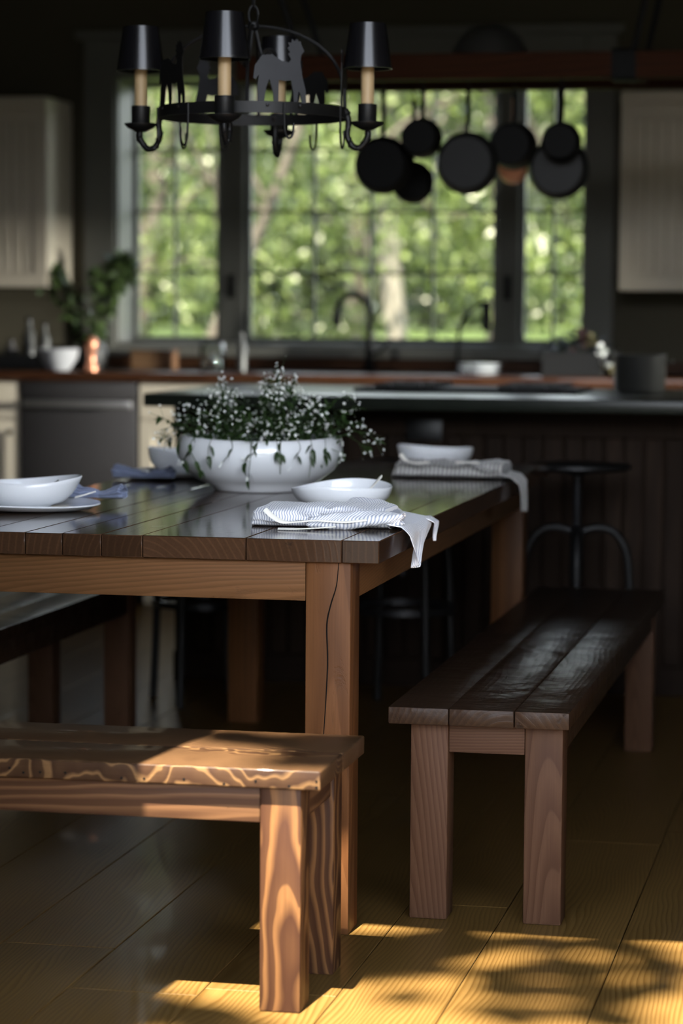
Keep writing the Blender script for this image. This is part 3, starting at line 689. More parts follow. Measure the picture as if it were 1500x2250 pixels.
def fork(label, path, w, up):
    P = bez(path, 6); m = MB(); up = Vector(up)
    N = len(P)
    rows = []
    for k, p in enumerate(P):
        d = (P[min(k + 1, N - 1)] - P[max(0, k - 1)]).normalized(); s = d.cross(up).normalized(); nn = s.cross(d); t = k / (N - 1)
        hw = w * (1.0 if t < .28 else 1.0 - .62 * min(1, (t - .28) / .15)) + w * .5 * max(0, t - .6)
        rows.append([m.bm.verts.new(p + s * hw * math.cos(a) + nn * .0014 * math.sin(a)) for a in [2 * PI * j / 8 for j in range(8)]])
    for a, b in zip(rows, rows[1:]):
        for j in range(8): m.bm.faces.new((a[j], a[(j + 1) % 8], b[(j + 1) % 8], b[j]))
    m.bm.faces.new(rows[0][::-1]); m.bm.faces.new(rows[-1])
    o = m.build('spoon', 'bone', None, smooth=60); return tag(o, label, 'spoon', 'bone cutlery by the napkins')
fork('curved bone-white utensil lying against the front of the blue striped napkin', [(-1.192, 5.035, .798), (-1.172, 5.028, .783), (-1.150, 5.024, .7745), (-1.122, 5.022, .7755), (-1.085, 5.022, .779), (-1.03, 5.026, .777), (-.985, 5.03, .782)], .0052, (0, -.75, .66))
fork('flat bone-white utensil lying on the tabletop in front of the blue striped napkin', [(-1.158, 5.005, .7625), (-1.12, 5.006, .7630), (-1.08, 5.012, .765), (-1.045, 5.02, .768)], .0055, (0, -.25, .97))

def napkin_far_right():
    mb = MB(); sd = 11.0
    folded_body(mb, -1.235, -0.945, 6.62, 0.20, 0.040, sd, n=70)
    def f(u, v):
        x = -1.22 + 0.27 * u; y = 6.60 + 0.24 * v; z = TH + 0.041 + 0.009 * fbm(x * 24, y * 16, 4.0) - 0.014 * abs(v - .4) - .01 * u ** 3
        return (x, y, z)
    mb.grid(f, 60, 30, lambda u, v: u * .3 + v * .04)
    def t(u, v):
        y = 6.60 + (0.17 - 0.05 * v) * u + .03 * v
        k = max(0, (v - .3) / .7)
        x = -1.0 + 0.081 * min(1, v / .3) + 0.014 * min(1, k * 5) + .004 * math.sin(u * 8 + k * 3) + .010 * k; z = TH + 0.024 - .018 * min(1, v / .3) - 0.088 * k + .003 * math.sin(u * 8)
        return (x, y, z)
    mb.grid(t, 24, 36, lambda u, v: u * .12)
    o = mb.build('napkin', 'napgrey', None, smooth=80, solid=0.0012); tag(o, 'grey crumpled linen napkin hanging over the table edge at the far right', 'napkin', 'linen napkins')
napkin_far_right()
fork('pale bone utensil lying on the left of the grey crumpled napkin', [(-1.205, 6.598, .823), (-1.19, 6.592, .808), (-1.165, 6.590, .801), (-1.13, 6.592, .8035)], .006, (0, -.5, .85))
fork('pale bone utensil lying across the right of the grey crumpled napkin', [(-1.06, 6.585, .8045), (-1.03, 6.585, .805), (-1.0, 6.587, .804)], .006, (0, -.4, .9))

def napkin_bow(label, x0, x1, y, mat, h, seed, z0=TH + 0.014):
    mb = MB()
    def f(u, v):
        a = 2 * PI * v; x = x0 + (x1 - x0) * u; pinch = 0.38 + 0.62 * abs(u - .55) / .55
        if u > .97: pinch *= .8
        ry = 0.035 * pinch; rz = h * pinch * (0.8 + .25 * fbm(x * 30, seed))
        return (x + .004 * fbm(a, u * 9, seed), y + ry * math.cos(a) * (1 + .12 * math.sin(5 * a)), max(z0, z0 + .003 + rz * (.5 + .5 * math.sin(a)) * (1 + .10 * math.sin(7 * a + 3 * u))))
    mb.grid(f, 40, 40, lambda u, v: v * .16 + u * .02)
    o = mb.build('napkin', mat, None, smooth=80, solid=0.001); return tag(o, label, 'napkin', 'linen napkins')
napkin_bow('knotted slate blue napkin on the plate behind the near left bowl', -1.74, -1.617, 5.50, 'napdark', 0.043, 5.0)
fork('thin bone utensil poking out of the knotted slate blue napkin', [(-1.70, 5.405, .785), (-1.68, 5.402, .790), (-1.655, 5.41, .798)], .004, (0, -.4, .9))
napkin_bow('slate blue napkin crumpled on the far left corner of the table beside the planter bowl', -1.885, -1.735, 6.33, 'napdark', 0.042, 8.0, TH + .003)

# ================================================================== CHANDELIER
CX, CY, RZ, RR = -1.405, 5.80, 1.632, 0.210
ch = thing('chandelier', 'black iron ring chandelier with four shaded candle arms and animal cut-outs, hanging over the table', 'chandelier', (CX, CY, RZ))
MB().lathe([(RR, -.0125), (RR + .003, -.0125), (RR + .003, .0125), (RR, .0125)], 72, closed=True).build('ring', 'iron', ch, smooth=40, origin=(0, 0, 0))
TOPZ = 0.195
for k in range(2):
    a0 = math.radians(10 + 90 * k); e = Vector((math.cos(a0), math.sin(a0), 0)); pts = []
    for j in range(25):
        t = PI * j / 24; pts.append(e * (RR - .002) * math.cos(t) + Vector((0, 0, .01 + (TOPZ - .01) * math.sin(t) ** 0.75)))
    MB().tube(pts, 0.0042, 6).build('strap', 'iron', ch, origin=(0, 0, 0))
sp = []
for j in range(30):
    t = j / 29; a = -PI * .5 + t * 3.4 * PI; r = 0.020 * (1 - .72 * t); sp.append((0.034 + r * math.cos(a), 0, .148 + r * math.sin(a) - .02))
scr = [(0.004, 0, .192), (.010, 0, .168), (.020, 0, .128)] + sp[1:]
for k in range(3):
    m = MB(); m.tube([Matrix.Rotation(2 * PI * k / 3 + .15, 4, 'Z') @ Vector(p) for p in bez(scr, 2)], 0.0042, 6); m.build('scroll', 'iron', ch, origin=(0, 0, 0))
MB().lathe([(0, TOPZ + .012), (.012, TOPZ + .008), (.014, TOPZ - .004), (.006, TOPZ - .012), (0, TOPZ - .012)], 16).build('hub', 'iron', ch, origin=(0, 0, 0))
# chain up to a ceiling plate
ctop = ZC - RZ; cm = MB(); z = TOPZ + .006; k = 0
while z < ctop - .035:
    m0 = Matrix.Translation((0, 0, z + .019)) @ Matrix.Rotation(PI / 2 * (k % 2) + .4, 4, 'Z'); pl = []
    for j in range(17):
        a = 2 * PI * j / 16; pl.append(m0 @ Vector((.0105 * math.cos(a), 0, .021 * math.sin(a))))
    cm.tube(pl, .0027, 6, cap=False); z += .0335; k += 1
cm.build('chain', 'iron', ch, origin=(0, 0, 0))
MB().lathe([(0, ctop - .001), (.06, ctop - .001), (.055, ctop - .015), (.015, ctop - .03), (.0, ctop - .036)], 24).build('ceiling_plate', 'iron', ch, origin=(0, 0, 0))
AR = 0.263
for k in range(4):
    rot = Matrix.Rotation(PI / 2 * k, 4, 'Z'); c = rot @ Vector((AR, 0, 0))
    path = bez([(RR + .003, 0, .008), (RR + .010, 0, -.02), (RR + .008, 0, -.052), (RR + .022, 0, -.076), (RR + .040, 0, -.075), (AR + .002, 0, -.052), (AR, 0, -.034)], 6)
    arm = MB(); arm.tube([rot @ p for p in path], 0.0068, 8)
    cu = []                                                     # twisted wire look
    for j, p in enumerate(path):
        d = (path[min(j + 1, len(path) - 1)] - path[max(j - 1, 0)]).normalized(); n1 = Vector((0, 1, 0)); n2 = d.cross(n1); a = j * 1.05
        cu.append(rot @ (p + (n1 * math.cos(a) + n2 * math.sin(a)) * .0062))
    arm.tube(cu, .0026, 5); a_o = arm.build('arm', 'iron', ch, smooth=60, origin=(0, 0, 0))
    MB().lathe([(0, -.040), (.012, -.039), (.030, -.030), (.0375, -.022), (.0375, -.0205), (.028, -.026), (.010, -.034), (0, -.034)], 28, c).build('drip_pan', 'iron', a_o, smooth=50, origin=(0, 0, 0))
    MB().lathe([(0, -.034), (.0195, -.034), (.021, -.032), (.0215, .018), (.0205, .019), (.016, .019), (.016, .0)], 24, c).build('socket_cup', 'iron', a_o, smooth=40, origin=(0, 0, 0))
    MB().lathe([(0.0145, .002), (.0148, .099), (.012, .106), (0, .107)], 24, c).build('candle_sleeve', 'candle', ch, smooth=40, origin=(0, 0, 0))
    sh = MB(); sh.lathe([(.0545, .098), (.0405, .197), (.0395, .197), (.0535, .098)], 48, c, closed=True)
    sh.lathe([(.0555, .0970), (.0555, .1015), (.0530, .1015), (.0530, .0970)], 48, c, closed=True)
    so_ = sh.build('lamp_shade', 'shade', ch, smooth=40, origin=(0, 0, 0))
    sf = MB()
    for j in range(3):
        a = 2 * PI * j / 3; sf.tube([c + Vector((0, 0, .186)), c + Vector((.041 * math.cos(a), .041 * math.sin(a), .190))], .0012, 4)
    sf.tube([c + Vector((0, 0, .105)), c + Vector((0, 0, .190))], .003, 6); sf.build('shade_carrier', 'iron', so_, origin=(0, 0, 0))
# J hooks under the ring
for ang, flip, s in ((200, 1, 1.0), (-118, -1, 1.15), (-58, 1, .95), (-12, 1, 1.15), (60, 1, 1), (125, -1, 1), (155, -1, 1.0)):
    a = math.radians(ang); b = Vector((math.cos(a), math.sin(a), 0)) * (RR + .005); tg = Vector((-math.sin(a), math.cos(a), 0)) * flip
    path = [b + Vector((0, 0, .010)), b + Vector((0, 0, -.03 * s)), b + Vector((0, 0, -.058 * s)) + tg * .003, b + Vector((0, 0, -.070 * s)) + tg * .011, b + Vector((0, 0, -.062 * s)) + tg * .020, b + Vector((0, 0, -.036 * s)) + tg * .022]
    MB().tube(bez(path, 5), .0024, 6).build('hook', 'iron', ch, origin=(0, 0, 0))
AN = [(215, 680), (230, 560), (300, 460), (400, 450), (500, 510), (570, 520), (592, 490), (560, 440), (582, 425), (552, 385), (575, 368), (558, 330), (592, 335), (600, 298), (625, 322), (648, 292), (664, 322), (690, 318), (690, 345), (722, 410), (690, 452), (685, 520), (702, 640), (740, 790), (742, 905), (702, 905), (690, 830), (670, 790), (660, 835), (656, 905), (620, 905), (614, 800), (590, 690), (530, 700), (470, 690), (465, 905), (420, 905), (410, 800), (375, 680), (345, 760), (322, 905), (265, 905), (258, 740), (272, 640), (240, 690)]
def animal(ang, flip, mat, s=1.0):
    out = [((x - 480) / 4375 * s * flip, (905 - y) / 4375 * s + .010) for x, y in AN]
    a = math.radians(ang); m = MB(); n = Matrix.Translation((math.cos(a) * (RR - .004), math.sin(a) * (RR - .004), 0)) @ Matrix.Rotation(a + PI / 2, 4, 'Z')
    m.prism(out, .0016, n)
    for dx in (-.03, .045):
        m.lathe([(0, .006), (.003, .005), (.0034, .0)], 8, n @ Vector((dx * s * flip, -.007, .004)), Matrix.Rotation(a + PI / 2, 4, 'Z') @ Matrix.Rotation(PI / 2, 4, 'X'))
    return m.build('animal_silhouette', mat, ch, smooth=0, origin=(0, 0, 0))
for args in ((-60, 1, 'zinc'), (-137, 1, 'iron'), (128, 1, 'zinc', .92), (5, -1, 'iron', .95), (65, 1, 'iron', .95)): animal(*args)  # lit animals take the grey metal, backlit ones the black: light in the colour

# ================================================================== ISLAND AND STOOLS
IX0, IX1, IY0, IY1 = -2.215, 1.0, 8.1, 8.78
isl = thing('kitchen_island', 'dark vertically boarded kitchen island under the black stone slab', 'kitchen island', ((IX0 + IX1) / 2, 8.45, 0))
bd = MB(); bd.box(IX0 + 0.02, IX1 - .02, IY0 + 0.02, IY1, 0.06, 0.886)
x = IX0 + .002
while x < IX1 - .05:
    bd.box(x + .0015, min(x + .058, IX1), IY0, IY0 + .02, .09, .80, .004, 1); x += .0625
rel(bd, isl, 'body', 'islandwood', smooth=0)
rel(MB().box(IX0 - .002, IX1 + .002, IY0 - .008, IY0 + .02, 0, .09, .003).box(IX0 - .002, IX1 + .002, IY0 - .008, IY0 + .02, .80, .886, .003), isl, 'rail', 'islandwood', smooth=0)
rel(MB().box(IX0 - .004, IX0 + .02, IY0 + .021, IY1, 0.0, .886, .003), isl, 'end_panel', 'islandwood', smooth=0)
ot = rel(MB().box(-1.46, -1.345, IY0 - .016, IY0 - .0001, .80 - .018, .80 + .05, .003), isl, 'outlet', 'outlet')
it = MB(); it.box(-2.235, IX1 + .08, 7.80, 8.86, .8865, .9265, .005, 2)
tag(it.build('island_worktop', 'stone', None, smooth=40), 'long black stone slab topping the kitchen island', 'worktop')

def stool_build(label, x, y):
    r = thing('bar_stool', label, 'stool', (x, y, 0), group='iron stools at the island')
    MB().lathe([(0, .724), (.12, .722), (.150, .726), (.158, .733), (.156, .742), (.13, .744), (0, .741)], 36).build('seat', 'iron', r, smooth=50, origin=(0, 0, 0))
    p = MB(); p.tube([(0, 0, .40), (0, 0, .56)], .020, 12).tube([(0, 0, .56), (0, 0, .724)], .012, 12).lathe([(0, .705), (.05, .716), (.055, .724), (0, .724)], 16)
    z = .57
    while z < .70: p.lathe([(.012, z), (.0145, z + .004), (.012, z + .008)], 12); z += .012
    p.build('post', 'zinc', r, smooth=50, origin=(0, 0, 0))
    for k in range(4):
        rot = Matrix.Rotation(PI / 2 * k + .12, 4, 'Z')
        MB().tube([rot @ q for q in bez([(.018, 0, .545), (.06, 0, .556), (.105, 0, .545), (.140, 0, .50), (.155, 0, .42), (.163, 0, .2), (.172, 0, .0)], 6)], .0125, 10).build('leg', 'iron', r, smooth=50, origin=(0, 0, 0))
    MB().lathe([(.148, .292), (.160, .292), (.160, .312), (.148, .312)], 40, closed=True).build('foot_ring', 'zinc', r, smooth=40, origin=(0, 0, 0))
    return r
st1 = stool_build('black iron bar stool beyond the far right corner of the table', -0.87, 7.66)
st2 = dup(st1, (-1.39, 7.66, 0), 'black iron bar stool seen under the table, middle of the three', rz=.5)
st3 = dup(st1, (-2.00, 7.66, 0), 'black iron bar stool seen under the table by the island\'s left end', rz=-.3)

# ================================================================== BACK COUNTER, CABINETS, DISHWASHER
CYF, CZ = 10.03, 0.895
def base_cab(label, x0, x1, doors=1):
    r = thing('base_cabinet', label, 'cabinet', ((x0 + x1) / 2, (CYF + YB) / 2, 0), group='cream base cabinets')
    rel(MB().box(x0, x1, CYF + .018, YB - .002, .1, CZ - .001).box(x0 + .005, x1 - .005, CYF + .06, YB - .05, 0, .1), r, 'body', 'cream', smooth=0)
    rel(MB().box(x0 + .003, x1 - .003, CYF, CYF + .0178, CZ - .15, CZ - .012, .003), r, 'drawer', 'cream', smooth=0)
    w = (x1 - x0) / doors
    for k in range(doors):
        a, b = x0 + w * k + .003, x0 + w * (k + 1) - .003; m = MB()
        m.box(a, a + .055, CYF, CYF + .0178, .11, CZ - .16, .002).box(b - .055, b, CYF, CYF + .0178, .11, CZ - .16, .002).box(a + .055, b - .055, CYF, CYF + .0178, .11, .17, .002).box(a + .055, b - .055, CYF, CYF + .0178, CZ - .22, CZ - .16, .002).box(a + .055, b - .055, CYF + .009, CYF + .0175, .17, CZ - .22)
        d = rel(m, r, 'door', 'cream', smooth=0)
        kn = MB(); kn.lathe([(0, -.026), (.011, -.024), (.013, -.018), (.005, -.01), (.005, 0)], 14, (b - .028, CYF - .0, CZ - .21), Matrix.Rotation(-PI / 2, 4, 'X'))
        ko = kn.build('knob', 'pan', None, smooth=50); ko.location = Vector(ko.location) - Vector(r.location) - Vector(d.location); ko.parent = d
    return r
base_cab('cream base cabinet left of the dark dishwasher', -4.2, -3.392, 2)
base_cab('cream base cabinet right of the dark dishwasher', -2.892, -2.29)
base_cab('cream base cabinet under the sink, behind the island', -2.288, -1.49, 2)
base_cab('cream base cabinet behind the island, right of the sink', -1.488, -0.6, 2)
base_cab('cream base cabinet at the far right behind the island', -0.598, 0.4, 2)
dw = thing('dishwasher', 'dark steel dishwasher in the cream cabinets at the left', 'dishwasher', (-3.142, 10.3, 0))
rel(MB().box(-3.386, -2.898, CYF + .02, YB - .02, 0.02, CZ - .002), dw, 'body', 'pan', smooth=0)
rel(MB().box(-3.384, -2.900, CYF - .006, CYF + .0195, .11, CZ - .075, .004), dw, 'door', 'steel', smooth=40)
rel(MB().box(-3.384, -2.900, CYF - .004, CYF + .0195, CZ - .073, CZ - .004, .003), dw, 'control_panel', 'steel', smooth=40)
rel(MB().box(-3.36, -2.91, CYF - .05, CYF - .032, CZ - .108, CZ - .078, .006).box(-3.34, -3.32, CYF - .033, CYF - .0062, CZ - .103, CZ - .083).box(-2.95, -2.93, CYF - .033, CYF - .0062, CZ - .103, CZ - .083), dw, 'handle', 'steelbright', smooth=40)
ct = MB(); ct.box(-4.2, 0.42, CYF - .03, YB - .021, CZ, .932, .004, 2)
tag(ct.build('wall_worktop', 'butcher', None, smooth=40), 'reddish wooden worktop along the window wall above the dishwasher', 'worktop')
CT = .9321
def upper_cab(label, x0, x1, doors):
    z0, z1, y0 = 1.268, 1.99, 10.28
    r = thing('wall_cabinet', label, 'cabinet', ((x0 + x1) / 2, 10.45, z0), group='cream wall cabinets')
    rel(MB().box(x0, x1, y0 + .019, YB - .001, z0, z1).box(x0 - .0, x1, y0 - .02, YB - .001, z1, z1 + .05, .008), r, 'body', 'cream', smooth=0)
    w = (x1 - x0) / doors
    for k in range(doors):
        a, b = x0 + w * k + .002, x0 + w * (k + 1) - .002; m = MB()
        m.box(a, a + .055, y0, y0 + .0185, z0, z1, .002).box(b - .055, b, y0, y0 + .0185, z0, z1, .002).box(a + .055, b - .055, y0, y0 + .0185, z0, z0 + .055, .002).box(a + .055, b - .055, y0, y0 + .0185, z1 - .055, z1, .002)
        x = a + .056
        while x < b - .07:
            m.box(x, min(x + .038, b - .0555), y0 + .004, y0 + .018, z0 + .056, z1 - .056, .005, 2); x += .0445
        rel(m, r, 'door', 'cream', smooth=0)
    return r
upper_cab('cream beadboard wall cabinet left of the window', -4.3, -3.352, 2)
upper_cab('cream beadboard wall cabinet right of the window', -1.02, 0.1, 3)

# --- things on the wall worktop
fa = thing('faucet', 'black gooseneck faucet in front of the middle window', 'faucet', (-2.045, 10.46, CT))
m = MB(); m.tube(bez([(0, 0, .0), (0, 0, .12), (0, 0, .24), (-.02, -.0, .295), (-.065, -.01, .315), (-.11, -.02, .295), (-.128, -.02, .25), (-.130, -.02, .205)], 7), [.013] * 42 + [.016] * 8 if False else .0125, 10); m.lathe([(0, 0), (.028, 0), (.028, .012), (.016, .03), (.016, .10), (0, .10)], 20); m.build('spout', 'pan', fa, smooth=60, origin=(0, 0, 0))
MB().tube([(.0, 0, .07), (.05, -.01, .085), (.085, -.015, .12)], [.009, .008, .006], 8).build('lever', 'pan', fa, origin=(0, 0, 0))
MB().lathe([(0, .185), (.018, .187), (.018, .235), (.012, .25), (0, .25)], 14, (-.130, -.02, 0)).build('spray_head', 'pan', fa, origin=(0, 0, 0))
sd_ = thing('filter_tap', 'slim black tap standing right of the gooseneck faucet', 'tap', (-1.62, 10.47, CT))
MB().tube(bez([(-.06, 0, 0), (-.06, 0, .12), (-.05, 0, .2), (0.0, -.01, .26), (.045, -.01, .285), (.055, -.01, .25), (.055, -.01, .17)], 6), .0075, 8).build('spout', 'pan', sd_, origin=(0, 0, 0))
MB().lathe([(0, 0), (.018, 0), (.018, .01), (.01, .02), (0, .02)], 14, (-.06, 0, 0)).build('tap_base', 'pan', sd_, origin=(0, 0, 0))
MB().lathe([(0, .17), (.017, .17), (.02, .20), (.02, .27), (.012, .29), (0, .29)], 14, (.055, -.01, 0)).build('tap_head', 'pan', sd_, origin=(0, 0, 0))
# planter with branches left of the window
vs_ = thing('vase', 'dark round vase holding leafy branches at the left end of the worktop', 'vase', (-3.195, 10.38, CT))
MB().lathe([(0, 0), (.045, 0), (.062, .03), (.066, .07), (.05, .115), (.036, .135), (.042, .15), (.038, .15), (.031, .135), (.046, .11), (.058, .07), (0, .01)], 28).build('body', 'crate', vs_, smooth=50, origin=(0, 0, 0))
def branches():
    rg = random.Random(5); root = thing('leafy_branches', 'spreading green leafy branches standing in the dark vase by the window', 'branches', (-3.195, 10.38, CT + .05)); st = MB(); V, F = [], []
    for tx, tz, n in ((-.27, .385, 46), (-.20, .41, 40), (-.235, .34, 40), (-.13, .33, 30), (.155, .405, 60), (.11, .40, 55), (.13, .30, 45), (.05, .34, 40), (.165, .35, 40)):
        ty = rg.uniform(-.12, .03); path = bez([(0, 0, 0), (tx * .25, ty * .3, tz * .42), (tx * .75, ty * .8, tz * .86), (tx, ty, tz)], 8); st.tube(path, .0025, 5)
        for k in range(int(n * 1.6)):
            i = int(len(path) * (1 - rg.random() ** 1.9 * .75)) - 1; p = path[max(2, min(len(path) - 1, i))]; L = rg.uniform(.035, .065)
            P, FF = leaf_verts(p + Vector((rg.gauss(0, .014), rg.gauss(0, .014), rg.gauss(0, .014))), Vector((rg.gauss(0, 1), rg.gauss(0, 1), rg.gauss(.1, .8))), Vector((rg.gauss(0, .4), -.4, 1)), L, L * .6); o = len(V); V.extend(P); F.extend([tuple(q + o for q in f) for f in FF])
    st.build('stems', 'bark', root, origin=(0, 0, 0)); mesh_from('leaves', V, F, 'leafvase', root)
branches()
o = MB().lathe([(0, 0), (.042, 0), (.05, .01), (.075, .05), (.083, .088), (.080, .088), (.07, .05), (.04, .012), (0, .01)], 36).build('mixing_bowl', 'greyglaze', None, smooth=50, origin=(0, 0, 0)); o.location = (-3.255, 10.13, CT); tag(o, 'plain white bowl on the worktop above the dishwasher', 'bowl')
pm = thing('pepper_mill', 'shiny copper pepper mill standing right of the plain white bowl', 'mill', (-3.13, 10.17, CT))
MB().lathe([(0, 0), (.026, 0), (.026, .012), (.017, .03), (.015, .055), (.022, .078), (0, .08)], 20).build('body', 'copper', pm, smooth=50, origin=(0, 0, 0))
MB().lathe([(0, .081), (.02, .082), (.026, .10), (.024, .122), (.012, .136), (0, .139)], 20).build('head', 'copper', pm, smooth=50, origin=(0, 0, 0))
wb_ = thing('lit_splash_box', 'pale wooden box standing for the lit patch of backsplash below the left window', 'box', (-2.95, 10.47, CT))  # added box stands where the backsplash catches a pool of light
MB().box(-.085, .085, -.06, .06, 0, .068, .003).build('body', 'box', wb_, smooth=0); MB().box(-.088, .088, -.063, .063, .0685, .082, .003).build('lid', 'box', wb_, smooth=0)
ty_ = MB(); ty_.box(-3.56, -3.335, 10.14, 10.36, CT, CT + .012, .003).box(-3.56, -3.55, 10.14, 10.36, CT + .0121, CT + .06).box(-3.345, -3.335, 10.14, 10.36, CT + .0121, CT + .06).box(-3.549, -3.346, 10.14, 10.15, CT + .0121, CT + .06).box(-3.549, -3.346, 10.35, 10.36, CT + .0121, CT + .06)
tag(ty_.build('tray', 'crate', None, smooth=0), 'dark tray of bottles at the left end of the worktop', 'tray')
for (x, y, h, r, mt, lb) in ((-3.43, 10.28, .20, .028, 'greypot', 'tall grey bottle at the back of the dark tray'), (-3.37, 10.30, .18, .024, 'wok', 'slimmer grey bottle at the right of the dark tray'), (-3.48, 10.20, .11, .03, 'steel', 'short dark jar at the left of the dark tray')):
    b = thing('bottle', lb, 'bottle', (x, y, CT + .0125), group='bottles in the tray')
    MB().lathe([(0, 0), (r, 0), (r, h * .62), (r * .45, h * .78), (r * .42, h * .93), (0, h * .93)], 20).build('body', mt, b, smooth=50, origin=(0, 0, 0)); MB().lathe([(0, h * .931), (r * .5, h * .932), (r * .5, h), (0, h)], 14).build('cap', 'pan', b, origin=(0, 0, 0))
o = MB().lathe([(0, 0), (.05, 0), (.052, .01), (.052, .10), (.044, .115), (.04, .115), (.047, .10), (.047, .012), (0, .012)], 28).build('glass_jar', 'glass', None, smooth=50, origin=(0, 0, 0)); o.location = (-2.66, 10.30, CT); tag(o, 'clear glass jar on the worktop below the left window post', 'jar')
o = MB().lathe([(0, 0), (.02, 0), (.02, .10), (.009, .125), (.009, .155), (0, .155)], 18).build('bottle', 'wok', None, smooth=50, origin=(0, 0, 0)); o.location = (-2.545, 10.33, CT); tag(o, 'slim grey bottle right of the clear glass jar', 'bottle')
for k, lb in enumerate(('white plate at the bottom of the stack on the worktop below the right window post', 'white plate in the middle of the stack on the worktop below the right window post', 'white plate on top of the stack on the worktop below the right window post')):
    o = MB().lathe([(0, 0), (.05, 0), (.088, .012), (.09, .014), (.086, .015), (.05, .004), (0, .004)], 32).build('stacked_plate', 'ceramic', None, smooth=50, origin=(0, 0, 0)); o.location = (-1.56 + .003 * k, 10.24, CT + .0155 * k); tag(o, lb, 'plate', 'plates stacked on the worktop')
# crate of flowers
cr = thing('planter_crate', 'dark crate of flowers on the worktop below the right window', 'planter', (-1.185, 10.22, CT))
MB().box(-.115, .115, -.07, -.058, 0, .10, .002).box(-.115, .115, .058, .07, 0, .10, .002).box(-.115, -.103, -.0579, .0579, 0, .10, .002).box(.103, .115, -.0579, .0579, 0, .10, .002).box(-.1029, .1029, -.0579, .0579, 0, .07).build('body', 'crate', cr, smooth=0)
def crate_flowers():
    rg = random.Random(9); root = thing('potted_flowers', 'dark leafy flowers with one white bloom growing in the crate', 'flowers', (-1.185, 10.22, CT + .07)); V, F = [], []
    for k in range(150):
        p = Vector((rg.gauss(0, .05), rg.gauss(0, .03), rg.uniform(0, .10))); p.z *= 1 - abs(p.x) * 3; L = rg.uniform(.025, .05)
        P, FF = leaf_verts(p, Vector((rg.gauss(0, 1), rg.gauss(0, 1), rg.gauss(.5, .5))), Vector((0, -.4, 1)), L, L * .6); o = len(V); V.extend(P); F.extend([tuple(q + o for q in f) for f in FF])
    mesh_from('leaves', V, F, 'leafdark', root)
    def head(c, r, mt, nm='bloom'):
        m = MB()
        for q in range(26):
            d = Vector((rg.gauss(0, 1), rg.gauss(0, 1), rg.gauss(0, 1))).normalized(); e = d.orthogonal().normalized(); f = d.cross(e); p = Vector(c) + d * r * .25
            vv = [m.bm.verts.new(p), m.bm.verts.new(p + d * r * .55 + e * r * .35), m.bm.verts.new(p + d * r), m.bm.verts.new(p + d * r * .55 - e * r * .35)]; m.bm.faces.new(vv)
        m.tube([Vector(c), Vector((c[0] * .4, c[1] * .5, 0))], .002, 4); m.build(nm, mt, root, smooth=0, origin=(0, 0, 0))
    head((.115, -.06, .035), .024, 'petal'); head((.148, -.07, -.022), .014, 'petal'); head((.152, -.072, -.04), .014, 'yellow'); head((.07, -.03, .075), .022, 'yellow'); head((.04, -.02, .07), .026, 'plum'); head((0, -.05, .02), .02, 'plum'); head((.03, -.0, .10), .022, 'plum')
crate_flowers()
sp_ = thing('stock_pot', 'large dark grey stock pot at the right end of the island slab', 'pot', (-.78, 8.62, .927))
MB().lathe([(0, 0), (.078, 0), (.084, .006), (.086, .118), (.088, .121), (.086, .122), (.081, .119), (.079, .01), (0, .009)], 40).build('body', 'greypot', sp_, smooth=50, origin=(0, 0, 0))
for s in (-1, 1): MB().tube(bez([(s * .084, -.025, .095), (s * .105, -.02, .10), (s * .105, .02, .10), (s * .084, .025, .095)], 5), .004, 6).build('handle', 'greypot', sp_, origin=(0, 0, 0))
ck_ = thing('cooktop', 'flat black cooktop on the island slab', 'cooktop', (-1.30, 8.45, .9268))
MB().box(-.36, .36, -.22, .22, 0, .012, .004).build('body', 'pan', ck_)
for k in range(4):
    x, y = -.2 + .4 * (k % 2), -.11 + .22 * (k // 2); g = MB()
    for q in range(2): g.box(x - .10, x + .10, y - .006 + (q - .5) * .1, y + .006 + (q - .5) * .1, .0125, .026).box(x - .006 + (q - .5) * .1, x + .006 + (q - .5) * .1, y - .08, y - .058, .0125, .026)
    g.build('burner_grate', 'iron', ck_, smooth=0)

# ================================================================== POT RACK AND PANS
pr = thing('pot_rack', 'dark red wooden hanging pot rack above the island', 'pot rack', (-1.2, 8.3, 1.9))
def prr(mb, nm, mt, **k): return rel(mb, pr, nm, mt, **k)
prr(MB().box(-2.06, .3, 8.26, 8.34, 1.918, 2.0, .004), 'beam', 'beam', smooth=0)
prr(MB().box(-2.06, .3, 8.66, 8.74, 1.918, 2.0, .004), 'beam', 'beam', smooth=0)
for x in (-2.0, -.80, .2): prr(MB().box(x - .03, x + .03, 8.3405, 8.6595, 1.93, 1.99, .003), 'crosspiece', 'beam', smooth=0)
prr(MB().box(-.85, -.775, 8.252, 8.2595, 1.912, 2.006).box(-.85, -.775, 8.252, 8.348, 2.0005, 2.008).box(-.85, -.775, 8.252, 8.348, 1.909, 1.9175), 'bracket', 'pan', smooth=0)
for x, dx in ((-1.86, -.36), (-.785, .22)):
    for y in (8.3, 8.7):
        prr(MB().tube([(x, y, 2.008), (x + dx, y, ZC - .002)], .011, 8), 'hanger_rod', 'iron')
o = MB().lathe([(0, .095), (.03, .094), (.07, .08), (.10, .052), (.118, .015), (.125, 0), (.128, .002), (.12, .02), (.10, .056), (.07, .085), (.03, .099), (0, .10)], 40).build('colander', 'wok', None, smooth=50, origin=(0, 0, 0)); o.location = (-1.255, 8.40, 2.0005); tag(o, 'upturned grey metal bowl resting on top of the pot rack', 'bowl')
